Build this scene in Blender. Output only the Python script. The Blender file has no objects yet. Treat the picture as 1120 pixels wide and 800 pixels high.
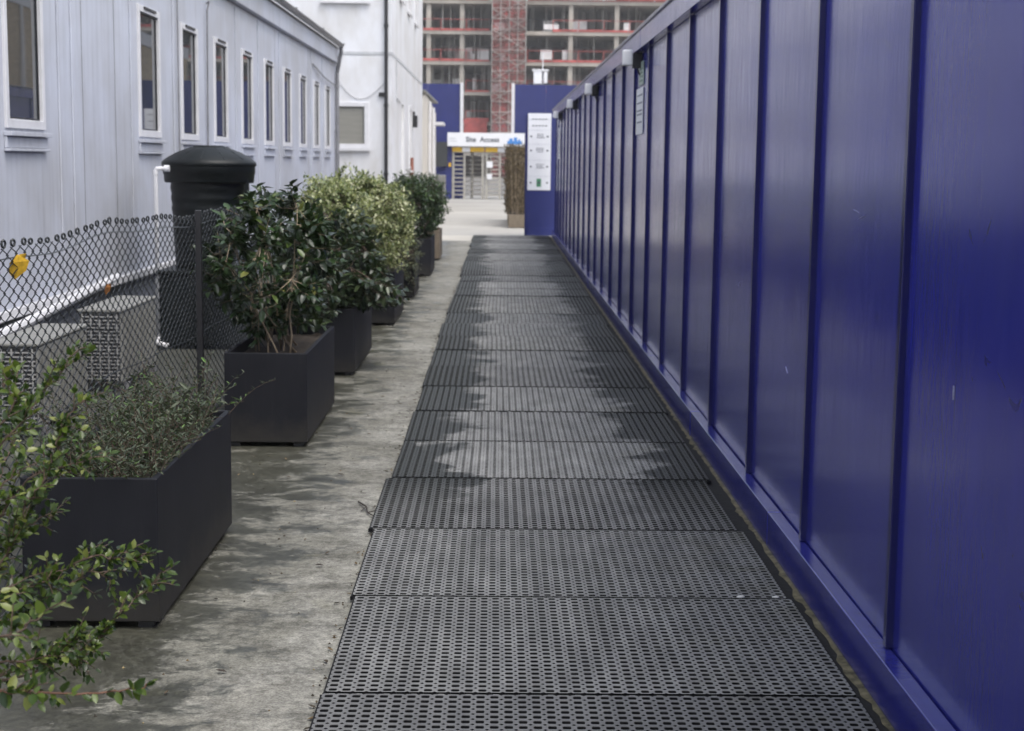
import bpy, math, random
from mathutils import Vector, Matrix
R = random.Random(7)
S = bpy.context.scene
C = S.collection
rad = math.radians

# ------------------------------------------------------------------ helpers
class MB:
    def __init__(s): s.v = []; s.f = []; s.m = []
    def add(s, vs, fs, mi=0):
        n = len(s.v); s.v += [tuple(q) for q in vs]
        s.f += [tuple(i + n for i in f) for f in fs]; s.m += [mi] * len(fs)
        return s
    def box(s, x0, x1, y0, y1, z0, z1, mi=0):
        return s.add([(x0,y0,z0),(x1,y0,z0),(x1,y1,z0),(x0,y1,z0),(x0,y0,z1),(x1,y0,z1),(x1,y1,z1),(x0,y1,z1)],
              [(0,3,2,1),(4,5,6,7),(0,1,5,4),(1,2,6,5),(2,3,7,6),(3,0,4,7)], mi)
    def tube(s, pts, r, n=6, r1=None, cap=True, mi=0):
        pts = [Vector(p) for p in pts]
        if len(pts) < 2: return s
        if r1 is None: r1 = r
        vs = []; fs = []
        prev = None
        for i, p in enumerate(pts):
            a = pts[max(0, i-1)]; b = pts[min(len(pts)-1, i+1)]
            d = (b - a)
            if d.length < 1e-9: d = Vector((0,0,1))
            d.normalize()
            if prev is None:
                u = d.cross(Vector((0,0,1)))
                if u.length < .05: u = d.cross(Vector((1,0,0)))
            else:
                u = prev - d * prev.dot(d)
                if u.length < 1e-4: u = d.cross(Vector((1,0.3,0)))
            u.normalize(); prev = u
            w = d.cross(u)
            rr = r + (r1 - r) * i / (len(pts) - 1)
            for k in range(n):
                t = 2 * math.pi * k / n
                vs.append(p + u * math.cos(t) * rr + w * math.sin(t) * rr)
        for i in range(len(pts) - 1):
            for k in range(n):
                k2 = (k + 1) % n
                fs.append((i*n+k, i*n+k2, (i+1)*n+k2, (i+1)*n+k))
        if cap:
            fs.append(tuple(reversed(range(n)))); fs.append(tuple((len(pts)-1)*n + k for k in range(n)))
        return s.add(vs, fs, mi)
    def lathe(s, prof, cx, cy, n=40, mi=0, shift=None):
        vs = []; fs = []
        for j, (r, z) in enumerate(prof):
            ox = shift(z) if shift else 0
            for k in range(n):
                t = 2*math.pi*k/n
                vs.append((cx + ox + r*math.cos(t), cy + r*math.sin(t), z))
        for j in range(len(prof)-1):
            for k in range(n):
                k2 = (k+1) % n
                fs.append((j*n+k, j*n+k2, (j+1)*n+k2, (j+1)*n+k))
        fs.append(tuple(reversed(range(n)))); fs.append(tuple((len(prof)-1)*n+k for k in range(n)))
        return s.add(vs, fs, mi)
    def leaf(s, p, d, nrm, l, w, bend=.15, mi=0):
        d = d.normalized(); side = d.cross(nrm)
        if side.length < 1e-3: side = d.cross(Vector((0.3,1,0.2)))
        side.normalize(); up = side.cross(d)
        def q(a, b, c): return p + d*(a*l) + side*(b*w) + up*(c*l)
        vs = [q(0,0,0), q(.3,-.46,.10-bend*.1), q(.3,0,0), q(.3,.46,.10-bend*.1),
              q(.68,-.40,.06-bend*.5), q(.68,0,-.03-bend*.4), q(.68,.40,.06-bend*.5), q(1,0,-bend)]
        return s.add(vs, [(0,2,1),(0,3,2),(1,2,5,4),(2,3,6,5),(4,5,7),(5,6,7)], mi)
    def build(s, name, mat, parent=None, bevel=0, smooth=False, loc=None):
        me = bpy.data.meshes.new(name)
        me.from_pydata(s.v, [], s.f); me.update()
        mats = mat if isinstance(mat, (list, tuple)) else [mat]
        for m in mats: me.materials.append(m)
        if len(mats) > 1: me.polygons.foreach_set('material_index', s.m)
        if smooth: me.polygons.foreach_set('use_smooth', [True]*len(me.polygons))
        o = bpy.data.objects.new(name, me); C.objects.link(o)
        if parent: o.parent = parent
        if loc: o.location = loc
        if bevel:
            b = o.modifiers.new('bevel', 'BEVEL'); b.width = bevel; b.segments = 2; b.limit_method = 'ANGLE'
            b.harden_normals = False
        return o

def tag(o, label=None, cat=None, group=None, kind=None):
    if label: o['label'] = label
    if cat: o['category'] = cat
    if group: o['group'] = group
    if kind: o['kind'] = kind
    return o
def empty(name, label, cat, loc=(0,0,0), group=None):
    """thing root placed at its base; children keep world coordinates through parent inverse"""
    o = bpy.data.objects.new(name, None); C.objects.link(o); o.location = loc; o.empty_display_size = .1
    return tag(o, label, cat, group)
def part(mb, name, mat, root, bevel=0, smooth=False):
    """mesh written in world coordinates, parented to root (an Empty or a mesh) without moving"""
    o = mb.build(name, mat, None, bevel, smooth)
    o.parent = root
    m = Matrix.Identity(4); r = root
    while r:
        m = Matrix.Translation(r.location) @ m; r = r.parent
    if root.type == 'EMPTY': o.matrix_parent_inverse = m.inverted()
    else: o.matrix_parent_inverse = root_world(root).inverted()
    return o
def root_world(o):
    if o.parent is None: return Matrix.Translation(o.location)
    return root_world(o.parent) @ o.matrix_parent_inverse @ Matrix.Translation(o.location)

# ------------------------------------------------------------------ materials
def new_mat(name):
    m = bpy.data.materials.new(name); m.use_nodes = True
    nt = m.node_tree; b = nt.nodes['Principled BSDF']
    return m, nt, b
def noise(nt, scale, detail=4, rough=.55, vec=None, dist=0):
    n = nt.nodes.new('ShaderNodeTexNoise'); n.inputs['Scale'].default_value = scale
    n.inputs['Detail'].default_value = detail; n.inputs['Roughness'].default_value = rough
    n.inputs['Distortion'].default_value = dist
    if vec: nt.links.new(vec, n.inputs['Vector'])
    return n.outputs['Fac']
def pos(nt, scale=(1,1,1)):
    g = nt.nodes.new('ShaderNodeNewGeometry')
    mp = nt.nodes.new('ShaderNodeMapping'); mp.inputs['Scale'].default_value = scale
    nt.links.new(g.outputs['Position'], mp.inputs['Vector'])
    return mp.outputs['Vector']
def ramp(nt, fac, stops, interp='LINEAR'):
    r = nt.nodes.new('ShaderNodeValToRGB'); e = r.color_ramp.elements; r.color_ramp.interpolation = interp
    while len(e) > 1: e.remove(e[-1])
    e[0].position = stops[0][0]; e[0].color = (*stops[0][1], 1) if len(stops[0][1]) == 3 else stops[0][1]
    for p_, c_ in stops[1:]:
        k = e.new(p_); k.color = (*c_, 1)
    nt.links.new(fac, r.inputs['Fac']); return r.outputs['Color']
def mix(nt, fac, a, b, mode='MIX'):
    m = nt.nodes.new('ShaderNodeMix'); m.data_type = 'RGBA'; m.blend_type = mode
    for s_, v in ((0, fac), (6, a), (7, b)):
        if isinstance(v, (int, float)): m.inputs[s_].default_value = v
        elif isinstance(v, tuple): m.inputs[s_].default_value = (*v, 1)
        else: nt.links.new(v, m.inputs[s_])
    return m.outputs[2]
def math_(nt, op, a, b=None, clamp=False):
    m = nt.nodes.new('ShaderNodeMath'); m.operation = op; m.use_clamp = clamp
    for i, v in enumerate((a, b)):
        if v is None: continue
        if isinstance(v, (int, float)): m.inputs[i].default_value = v
        else: nt.links.new(v, m.inputs[i])
    return m.outputs[0]
def bump(nt, h, strength=.2, dist=.01, b=None):
    n = nt.nodes.new('ShaderNodeBump'); n.inputs['Strength'].default_value = strength; n.inputs['Distance'].default_value = dist
    nt.links.new(h, n.inputs['Height'])
    if b: nt.links.new(n.outputs[0], b.inputs['Normal'])
    return n.outputs[0]
def simple(name, col, rough=.5, metal=0, var=.15, scale=6, bs=.05, bscale=60, stretch=(1,1,1), spec=None, coat=0):
    m, nt, b = new_mat(name)
    v = pos(nt, stretch)
    n = noise(nt, scale, 5, .6, v)
    dark = tuple(c*(1-var) for c in col); lite = tuple(min(1, c*(1+var)) for c in col)
    nt.links.new(ramp(nt, n, [(.3, dark), (.7, lite)]), b.inputs['Base Color'])
    b.inputs['Roughness'].default_value = rough; b.inputs['Metallic'].default_value = metal
    if spec is not None: b.inputs['Specular IOR Level'].default_value = spec
    if coat: b.inputs['Coat Weight'].default_value = coat; b.inputs['Coat Roughness'].default_value = .1
    if bs: bump(nt, noise(nt, bscale, 3, .5, v), bs, .003, b)
    return m

M = {}
M['white_pvc'] = simple('white_pvc', (.62,.62,.64), .35, var=.08)
M['grey_metal'] = simple('grey_metal', (.20,.20,.21), .45, .2, var=.25)
M['black'] = simple('black_plastic', (.012,.012,.014), .4, var=.2)
M['black_wire'] = simple('black_wire', (.010,.013,.015), .35, var=.2, bs=0)
M['tank'] = simple('tank_plastic', (.003,.005,.0055), .45, spec=.3, var=.3, scale=9, bs=.03, bscale=30)
m, nt, b = new_mat('anthracite_planter'); M['anthracite'] = m
n_ = noise(nt, 4, 8, .7, pos(nt, (1,1,.5))); c = ramp(nt, n_, [(.35,(.0065,.0072,.0105)), (.65,(.0115,.0122,.016))])
g = nt.nodes.new('ShaderNodeNewGeometry'); sx = nt.nodes.new('ShaderNodeSeparateXYZ'); nt.links.new(g.outputs['Position'], sx.inputs[0])
lo = math_(nt, 'MULTIPLY', math_(nt, 'SUBTRACT', math_(nt, 'MULTIPLY', noise(nt, 7, 6, .7, pos(nt)), .34), sx.outputs['Z']), 9, True)
c = mix(nt, math_(nt, 'MULTIPLY', lo, .5), c, (.040,.037,.030))
dr = ramp(nt, noise(nt, 6, 7, .7, pos(nt, (4,4,.35))), [(.55,(0,0,0)),(.68,(1,1,1))]); c = mix(nt, math_(nt, 'MULTIPLY', dr, .22), c, (.035,.035,.036))
nt.links.new(c, b.inputs['Base Color']); b.inputs['Roughness'].default_value = .6; b.inputs['Specular IOR Level'].default_value = .22
bump(nt, noise(nt, 140, 3, .5, pos(nt)), .12, .003, b)
M['tan_wood'] = simple('tan_wood', (.15,.12,.085), .7, var=.3, stretch=(8,8,1))
M['soil'] = simple('soil', (.035,.026,.018), .95, var=.5, scale=40, bs=1, bscale=90)
M['bark'] = simple('bark', (.24,.19,.13), .8, var=.35, scale=30, bs=.3)
M['bark_dark'] = simple('bark_dark', (.075,.05,.035), .8, var=.35, scale=30, bs=.3)
M['bark_red'] = simple('bark_red', (.13,.06,.035), .7, var=.3, scale=30, bs=.2)
M['concrete_bldg'] = simple('concrete_frame', (.36,.33,.29), .85, var=.2, scale=.5, bs=.1, bscale=3)
M['interior'] = simple('bare_interior', (.24,.19,.18), .9, var=.6, scale=.35, bs=0)
M['red_barrier'] = simple('red_barrier', (.36,.07,.062), .7, var=.4, scale=1.3, bs=0)
M['steel_prop'] = simple('steel_prop', (.30,.29,.27), .6, .3, var=.4, scale=.4, bs=0)
M['white_sheet'] = simple('white_sheet', (.74,.72,.72), .6, var=.25, scale=.6, bs=0)
M['blue_far'] = simple('blue_board', (.012,.019,.125), .55, var=.12, scale=1.5, bs=0)
M['turnstile'] = simple('turnstile_steel', (.42,.40,.36), .4, .4, var=.2, bs=0)
M['yellow'] = simple('yellow_strip', (.68,.42,.03), .5, var=.1, bs=0)
M['sign_white'] = simple('sign_white', (.72,.73,.76), .35, var=.03, bs=0)
M['ink'] = simple('sign_ink', (.06,.07,.09), .5, var=0, bs=0)
M['logo_blue'] = simple('logo_blue', (.05,.22,.58), .5, var=0, bs=0)
M['sign_green'] = simple('sign_green', (.06,.22,.11), .5, var=.2, bs=0)
M['ac_beige'] = simple('unit_casing', (.20,.20,.185), .5, var=.2, scale=7, stretch=(1,1,.3))
M['ac_dark'] = simple('unit_grille_dark', (.02,.02,.022), .5)
M['pebble'] = simple('white_crumb', (.7,.7,.68), .7)
M['leaf_yellow'] = simple('leaf_yellow', (.62,.38,.03), .5, var=.3, scale=60)
M['leaf_orange'] = simple('leaf_orange', (.26,.11,.03), .5, var=.4, scale=60)
M['dead_twig'] = simple('dead_twig', (.035,.026,.02), .8)
M['lens'] = simple('lamp_lens', (.80,.80,.80), .25, var=.05, bs=0)
M['cream_wall'] = simple('cream_wall', (.55,.52,.47), .7, var=.1, scale=1.2)
M['blind'] = simple('window_blind', (.22,.215,.19), .5, var=.1, scale=2, stretch=(1,1,12), bs=0)
M['rust_pipe'] = simple('red_brown_pipe', (.25,.09,.06), .6)
M['asphalt_roof'] = simple('roof_felt', (.13,.13,.135), .9, var=.3)
M['lilac'] = simple('lilac_sheet', (.45,.42,.50), .7, var=.25, scale=1)

# cabin cladding: pale painted sheet with faint vertical streaks and grime
def cladding(name, col, streak=.10):
    m, nt, b = new_mat(name)
    v = pos(nt, (1, 5, .25)); n = noise(nt, 3.0, 6, .6, v)
    v2 = pos(nt, (1, .6, .6)); n2 = noise(nt, 1.5, 5, .6, v2)
    c = ramp(nt, n, [(.28, tuple(k*(1-streak*1.6) for k in col)), (.5, col), (.75, tuple(min(1,k*(1+streak*.5)) for k in col))])
    g = ramp(nt, n2, [(.35, (.82,.80,.76)), (.6, (1,1,1))])
    nt.links.new(mix(nt, 1.0, c, g, 'MULTIPLY'), b.inputs['Base Color'])
    b.inputs['Roughness'].default_value = .45
    bump(nt, noise(nt, 5, 3, .5, pos(nt, (1, 3, .3))), .25, .01, b)
    return m
M['cladding'] = cladding('cabin_cladding', (.50,.525,.60))
M['render_white'] = cladding('white_render', (.68,.69,.72), .05)

# blue hoarding paint
def hoard_paint(name, panel=True):
    m, nt, b = new_mat(name)
    base = noise(nt, 2.2, 6, .6, pos(nt, (1, 1.2, .5)))
    streak = noise(nt, 6, 6, .65, pos(nt, (1, 4, .4)), .5)
    oi = nt.nodes.new('ShaderNodeObjectInfo')
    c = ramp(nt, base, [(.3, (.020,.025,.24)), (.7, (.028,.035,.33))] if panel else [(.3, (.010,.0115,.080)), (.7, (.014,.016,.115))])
    if panel:
        # scuffs: short pale scratches and dull rubbed marks of fixed shape
        sc = noise(nt, 5, 8, .75, pos(nt, (1, 2.5, .9)), .6)
        scm = ramp(nt, sc, [(.66, (0,0,0)), (.74, (1,1,1))])
        c = mix(nt, math_(nt, 'MULTIPLY', scm, .30), c, (.10,.10,.24))
        dk = noise(nt, 3.1, 4, .5, pos(nt, (1, 1.6, 1.9)), 1.2)
        dkm = ramp(nt, dk, [(.70, (0,0,0)), (.72, (1,1,1))])
        c = mix(nt, math_(nt, 'MULTIPLY', dkm, .8), c, (.014,.014,.13))
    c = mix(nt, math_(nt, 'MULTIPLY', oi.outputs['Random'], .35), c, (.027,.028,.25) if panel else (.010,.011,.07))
    # splashed grime near the ground
    g = nt.nodes.new('ShaderNodeNewGeometry'); sx = nt.nodes.new('ShaderNodeSeparateXYZ'); nt.links.new(g.outputs['Position'], sx.inputs[0])
    gz = math_(nt, 'SUBTRACT', math_(nt, 'ADD', .55, math_(nt, 'MULTIPLY', streak, .5)), sx.outputs['Z'])
    gz = math_(nt, 'MULTIPLY', gz, 1.0, True)
    c = mix(nt, math_(nt, 'MULTIPLY', gz, .35), c, (.034,.033,.060))
    nt.links.new(c, b.inputs['Base Color'])
    rr = nt.nodes.new('ShaderNodeMapRange'); nt.links.new(streak, rr.inputs['Value'])
    rr.inputs['From Min'].default_value = .3; rr.inputs['From Max'].default_value = .7
    rr.inputs['To Min'].default_value = .13; rr.inputs['To Max'].default_value = .24
    nt.links.new(rr.outputs[0], b.inputs['Roughness'])
    b.inputs['Specular IOR Level'].default_value = .36
    if panel:
        b.inputs['Coat Weight'].default_value = .24; b.inputs['Coat Roughness'].default_value = .12; b.inputs['Coat IOR'].default_value = 1.55
        cn = nt.nodes.new('ShaderNodeBump'); cn.inputs['Strength'].default_value = .35; cn.inputs['Distance'].default_value = .006
        nt.links.new(math_(nt, 'ADD', noise(nt, 7, 5, .6, pos(nt, (1, 2.6, .6)), .6), math_(nt, 'MULTIPLY', noise(nt, 160, 2, .5, pos(nt)), .12)), cn.inputs['Height']); nt.links.new(cn.outputs[0], b.inputs['Coat Normal'])
    h1 = noise(nt, 9, 6, .6, pos(nt, (1, 3.4, .35)), .5)
    h2 = noise(nt, 2.2, 2, .5, pos(nt, (1, 1.2, .5)))
    h3 = noise(nt, 230, 2, .5, pos(nt))
    h = math_(nt, 'ADD', math_(nt, 'MULTIPLY', h1, .10), math_(nt, 'ADD', math_(nt, 'MULTIPLY', h2, .9), math_(nt, 'MULTIPLY', h3, .04)))
    bump(nt, h, .32, .007, b)
    return m
M['blue_panel'] = hoard_paint('blue_panel_paint')
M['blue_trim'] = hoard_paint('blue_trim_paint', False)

# window glass (dark room behind)
m, nt, b = new_mat('window_glass'); M['glass'] = m
b.inputs['Base Color'].default_value = (.035,.04,.045,1); b.inputs['Roughness'].default_value = .02
b.inputs['IOR'].default_value = 1.7
bump(nt, noise(nt, 1.2, 1, .5, pos(nt)), .03, .02, b)

# yellow stock brick
m, nt, b = new_mat('stock_brick'); M['brick'] = m
bt = nt.nodes.new('ShaderNodeTexBrick'); bt.inputs['Scale'].default_value = 1
bt.inputs['Brick Width'].default_value = .225; bt.inputs['Row Height'].default_value = .075; bt.inputs['Mortar Size'].default_value = .008
bt.inputs['Color1'].default_value = (.55,.42,.26,1); bt.inputs['Color2'].default_value = (.42,.31,.18,1); bt.inputs['Mortar'].default_value = (.36,.33,.28,1)
g = nt.nodes.new('ShaderNodeNewGeometry'); sp = nt.nodes.new('ShaderNodeSeparateXYZ'); cb = nt.nodes.new('ShaderNodeCombineXYZ')
nt.links.new(g.outputs['Position'], sp.inputs[0]); nt.links.new(sp.outputs['Y'], cb.inputs['X']); nt.links.new(sp.outputs['Z'], cb.inputs['Y'])
nt.links.new(cb.outputs[0], bt.inputs['Vector']); nt.links.new(bt.outputs['Color'], b.inputs['Base Color']); b.inputs['Roughness'].default_value = .85

# leaves
def leafmat(name, stops, rough=.4, trans=.25):
    m, nt, b = new_mat(name)
    g = nt.nodes.new('ShaderNodeNewGeometry')
    c = ramp(nt, g.outputs['Random Per Island'], stops)
    nt.links.new(c, b.inputs['Base Color']); b.inputs['Roughness'].default_value = rough
    tr = nt.nodes.new('ShaderNodeBsdfTranslucent'); nt.links.new(mix(nt, 1., c, (1.2,1.3,.6), 'MULTIPLY'), tr.inputs['Color'])
    ms = nt.nodes.new('ShaderNodeMixShader'); ms.inputs[0].default_value = trans
    nt.links.new(b.outputs[0], ms.inputs[1]); nt.links.new(tr.outputs[0], ms.inputs[2])
    nt.links.new(ms.outputs[0], nt.nodes['Material Output'].inputs['Surface'])
    return m
M['leaf_camellia'] = leafmat('leaf_camellia', [(0,(.010,.021,.008)),(.55,(.020,.038,.012)),(.9,(.035,.070,.022)),(.97,(.08,.12,.03)),(1,(.16,.16,.04))], .28, .15)
M['leaf_camellia_b'] = leafmat('leaf_camellia_b', [(0,(.011,.021,.009)),(.6,(.024,.042,.016)),(1,(.060,.085,.035))], .3, .15)
M['leaf_varieg'] = leafmat('leaf_variegated', [(0,(.05,.085,.03)),(.3,(.15,.19,.08)),(.65,(.34,.37,.19)),(1,(.58,.58,.40))], .45, .3)
M['leaf_dark'] = leafmat('leaf_dark', [(0,(.012,.03,.012)),(.7,(.03,.065,.018)),(1,(.075,.13,.03))], .4, .2)
M['leaf_greygreen'] = leafmat('leaf_greygreen', [(0,(.04,.055,.035)),(.6,(.09,.11,.07)),(1,(.16,.17,.11))], .55, .25)
M['leaf_lav'] = leafmat('leaf_lavender', [(0,(.025,.038,.022)),(.6,(.055,.075,.045)),(.92,(.095,.115,.07)),(.96,(.07,.15,.03)),(1,(.11,.20,.05))], .55, .2)
M['leaf_box'] = leafmat('leaf_box', [(0,(.014,.030,.007)),(.45,(.038,.070,.012)),(.85,(.095,.14,.022)),(1,(.22,.24,.07))], .32, .3)
M['reed'] = leafmat('dry_reed', [(0,(.035,.026,.014)),(.5,(.075,.055,.030)),(1,(.15,.11,.06))], .8, .1)

# concrete walkway slab
m, nt, b = new_mat('concrete_slab'); M['slab'] = m
big = noise(nt, 1.1, 7, .62, pos(nt)); mid = noise(nt, 9, 9, .78, pos(nt), .2); fine = noise(nt, 34, 8, .8, pos(nt))
c = ramp(nt, big, [(.34,(.25,.242,.212)), (.5,(.30,.293,.262)), (.66,(.35,.343,.31))])
c = mix(nt, .8, c, ramp(nt, mid, [(.38,(.50,.49,.46)), (.50,(.95,.95,.94)), (.62,(1.12,1.11,1.08))]), 'MULTIPLY')
c = mix(nt, .8, c, ramp(nt, fine, [(.40,(.45,.45,.44)), (.56,(1.1,1.1,1.1))]), 'MULTIPLY')
strk = noise(nt, 3.2, 9, .7, pos(nt, (.7, 1.5, 1)), .8)
c = mix(nt, .75, c, ramp(nt, strk, [(.36,(.40,.40,.38)),(.45,(.85,.85,.84)),(.6,(1.05,1.05,1.04))]), 'MULTIPLY')
agg = noise(nt, 130, 3, .6, pos(nt)); c = mix(nt, .8, c, ramp(nt, agg, [(.36,(.60,.60,.58)),(.55,(1.05,1.05,1.04)),(.68,(1.2,1.2,1.17))]), 'MULTIPLY')
# damp patches and dried tide lines beside the planters
g = nt.nodes.new('ShaderNodeNewGeometry'); sx = nt.nodes.new('ShaderNodeSeparateXYZ'); nt.links.new(g.outputs['Position'], sx.inputs[0])
X, Y = sx.outputs['X'], sx.outputs['Y']
wn = noise(nt, 1.9, 10, .72, pos(nt, (1, .9, 1)), .35)
nearw = math_(nt, 'MULTIPLY', math_(nt, 'SUBTRACT', 15.0, Y), .085, True)
side = math_(nt, 'MULTIPLY', math_(nt, 'SUBTRACT', -.52, X), 1.6, True)
wf = math_(nt, 'ADD', math_(nt, 'MULTIPLY', side, .26), math_(nt, 'ADD', wn, math_(nt, 'MULTIPLY', nearw, .07)))
wet = ramp(nt, wf, [(.57,(0,0,0)), (.66,(1,1,1))])
tide = noise(nt, 2.4, 5, .55, pos(nt, (1.3, .5, 1)), 2.2)
line = ramp(nt, math_(nt, 'ABSOLUTE', math_(nt, 'SUBTRACT', tide, .5)), [(.0,(1,1,1)), (.035,(0,0,0))])
c = mix(nt, wet, c, mix(nt, 1., c, (.70,.70,.67), 'MULTIPLY'))
pd = ramp(nt, math_(nt, 'ADD', math_(nt, 'MULTIPLY', math_(nt, 'MULTIPLY', math_(nt, 'SUBTRACT', -.52, X), 1.6, True), .215), noise(nt, 3.3, 12, .78, pos(nt, (.9, 1.3, 1)), .35)), [(.585,(0,0,0)), (.665,(1,1,1))])
c = mix(nt, pd, c, mix(nt, 1., c, (.33,.34,.31), 'MULTIPLY'))
c = mix(nt, math_(nt, 'MULTIPLY', math_(nt, 'MULTIPLY', line, side), .08), c, (.26,.255,.22))
moss = ramp(nt, noise(nt, 2.7, 5, .6, pos(nt, (1,1,2))), [(.62,(0,0,0)), (.72,(1,1,1))])
c = mix(nt, math_(nt, 'MULTIPLY', moss, .18), c, (.17,.165,.06))
spk = ramp(nt, noise(nt, 38, 3, .6, pos(nt)), [(.27,(1,1,1)), (.30,(0,0,0))])
c = mix(nt, math_(nt, 'MULTIPLY', spk, .55), c, (.04,.036,.03))
nt.links.new(c, b.inputs['Base Color'])
r_ = mix(nt, pd, (.85,.85,.85), (.36,.36,.36)); nt.links.new(r_, b.inputs['Roughness'])
bump(nt, math_(nt, 'ADD', mid, math_(nt, 'MULTIPLY', fine, .35)), .35, .006, b)

def ground_mat(name, a, b_, sc=.6):
    m, nt, b = new_mat(name)
    c = ramp(nt, noise(nt, sc, 7, .65, pos(nt)), [(.3, a), (.7, b_)])
    c = mix(nt, .6, c, ramp(nt, noise(nt, 60, 3, .6, pos(nt)), [(.3,(.75,.75,.75)),(.65,(1,1,1))]), 'MULTIPLY')
    nt.links.new(c, b.inputs['Base Color']); b.inputs['Roughness'].default_value = .9
    bump(nt, noise(nt, 40, 4, .6, pos(nt)), .3, .01, b)
    return m
M['yard'] = ground_mat('yard_ground', (.11,.105,.095), (.20,.19,.175))
M['far_road'] = ground_mat('pale_concrete_road', (.30,.29,.27), (.42,.41,.38), .35)
M['apron'] = ground_mat('pale_apron', (.42,.40,.35), (.52,.50,.45), 1.2)
M['side_ground'] = ground_mat('damp_gravel', (.022,.024,.018), (.075,.075,.06), 3)
M['hole_shade'] = ground_mat('mat_hole_shade', (.006,.006,.0055), (.014,.0135,.012), 8)
M['moss_grit'] = ground_mat('sandy_moss', (.035,.032,.018), (.24,.21,.12), 22)

# rubber mats: dusty grey where walked on, black and damp at the sides
m, nt, b = new_mat('rubber_mat'); M['rubber'] = m
g = nt.nodes.new('ShaderNodeNewGeometry'); sx = nt.nodes.new('ShaderNodeSeparateXYZ'); nt.links.new(g.outputs['Position'], sx.inputs[0])
X, Y = sx.outputs['X'], sx.outputs['Y']
oi = nt.nodes.new('ShaderNodeObjectInfo')
n1 = noise(nt, 1.7, 10, .68, pos(nt, (.9, 1.3, 1)), .3)
ax = math_(nt, 'ABSOLUTE', math_(nt, 'SUBTRACT', X, .27))
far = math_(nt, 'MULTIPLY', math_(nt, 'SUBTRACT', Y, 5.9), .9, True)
e = math_(nt, 'ADD', math_(nt, 'SUBTRACT', ax, .39), math_(nt, 'MULTIPLY', math_(nt, 'SUBTRACT', n1, .5), 1.1))
e = math_(nt, 'ADD', e, math_(nt, 'MULTIPLY', math_(nt, 'SUBTRACT', oi.outputs['Random'], .5), .16))
e = math_(nt, 'MULTIPLY', math_(nt, 'MULTIPLY', e, 13, True), far)
dry = ramp(nt, noise(nt, 5, 6, .65, pos(nt, (2, .6, 1))), [(.3,(.13,.131,.126)), (.6,(.222,.223,.215)), (.8,(.31,.308,.29))])
dry = mix(nt, math_(nt, 'MULTIPLY', oi.outputs['Random'], .5), dry, (.075,.076,.080))
dry = mix(nt, math_(nt, 'MULTIPLY', ramp(nt, noise(nt, 3.5, 5, .6, pos(nt)), [(.5,(0,0,0)),(.7,(1,1,1))]), math_(nt, 'MULTIPLY', math_(nt, 'SUBTRACT', X, .2), .6, True)), dry, (.075,.07,.04))
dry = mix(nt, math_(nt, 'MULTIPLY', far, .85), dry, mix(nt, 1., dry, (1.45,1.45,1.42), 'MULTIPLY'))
c = mix(nt, e, dry, (.026,.027,.022))
nt.links.new(c, b.inputs['Base Color'])
b.inputs['Specular IOR Level'].default_value = .3
nt.links.new(mix(nt, e, (.70,.70,.70), (.5,.5,.5)), b.inputs['Roughness'])
bump(nt, noise(nt, 300, 2, .6, pos(nt)), .35, .002, b)

# ------------------------------------------------------------------ world and light
w = bpy.data.worlds.new('World'); S.world = w; w.use_nodes = True
nt = w.node_tree; bg = nt.nodes['Background']
sky = nt.nodes.new('ShaderNodeTexSky'); sky.sky_type = 'NISHITA'; sky.sun_disc = False
SUN_EL, SUN_AZ = 60, 138    # azimuth clockwise from +Y
sky.sun_elevation = rad(SUN_EL); sky.sun_rotation = rad(SUN_AZ)
sky.air_density = 1.0; sky.dust_density = 4.0; sky.ozone_density = 1.5
hs = nt.nodes.new('ShaderNodeHueSaturation'); hs.inputs['Saturation'].default_value = .45
nt.links.new(sky.outputs[0], hs.inputs['Color']); nt.links.new(hs.outputs[0], bg.inputs['Color'])
bg.inputs['Strength'].default_value = .15
sd = bpy.data.lights.new('sun', 'SUN'); sd.energy = .35; sd.angle = rad(40); sd.color = (1,.97,.93)
so = bpy.data.objects.new('sun', sd); C.objects.link(so)
dv = Vector((math.sin(rad(SUN_AZ))*math.cos(rad(SUN_EL)), math.cos(rad(SUN_AZ))*math.cos(rad(SUN_EL)), math.sin(rad(SUN_EL))))
so.rotation_euler = (-dv).to_track_quat('-Z', 'Y').to_euler(); so.location = (0,0,30)

# ------------------------------------------------------------------ camera
cd = bpy.data.cameras.new('camera'); cam = bpy.data.objects.new('camera', cd); C.objects.link(cam); S.camera = cam
cd.sensor_width = 36; cd.lens = 54.0; cd.clip_start = .1; cd.clip_end = 1000
MW = [[0.9998973624591888, -0.009998973624591886, -0.010260851505235962],
      [-0.008849902527267852, 0.13215854440719993, -0.9911890830539994],
      [0.011266932697750767, 0.9911781573797038, 0.13205649003725445]]
cam.matrix_world = Matrix.Translation((0,0,1.5)) @ Matrix(MW).to_4x4()
cd.dof.use_dof = True; cd.dof.focus_distance = 4.3; cd.dof.aperture_fstop = 7.5
S.view_settings.view_transform = 'Standard'; S.view_settings.look = 'None'; S.view_settings.gamma = 1
S.view_settings.exposure = 1.2

# ------------------------------------------------------------------ ground
def sheet(name, x0, x1, y0, y1, z, mat, label=None, nx=1, ny=1):
    mb = MB(); mb.add([(x0,y0,z),(x1,y0,z),(x1,y1,z),(x0,y1,z)], [(0,1,2,3)])
    return tag(mb.build(name, mat), label, kind='structure')
sheet('ground', -300, 300, -100, 500, -.012, M['yard'])
sheet('gravel', -6, -1.62, -3, 31, -.004, M['side_ground'])
sheet('path', -1.62, 1.3, -3, 28.9, 0, M['slab'])
sheet('apron', -1.75, 1.3, 28.92, 31.0, .001, M['apron'])
sheet('road', -8, 30, 31.02, 66, -.006, M['far_road'])
sheet('mat_shade', -.470, 1.066, 2.9, 30.95, .004, M['hole_shade'])  # near-black sheet under the mats, shade in the holes put into its colour
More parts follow.
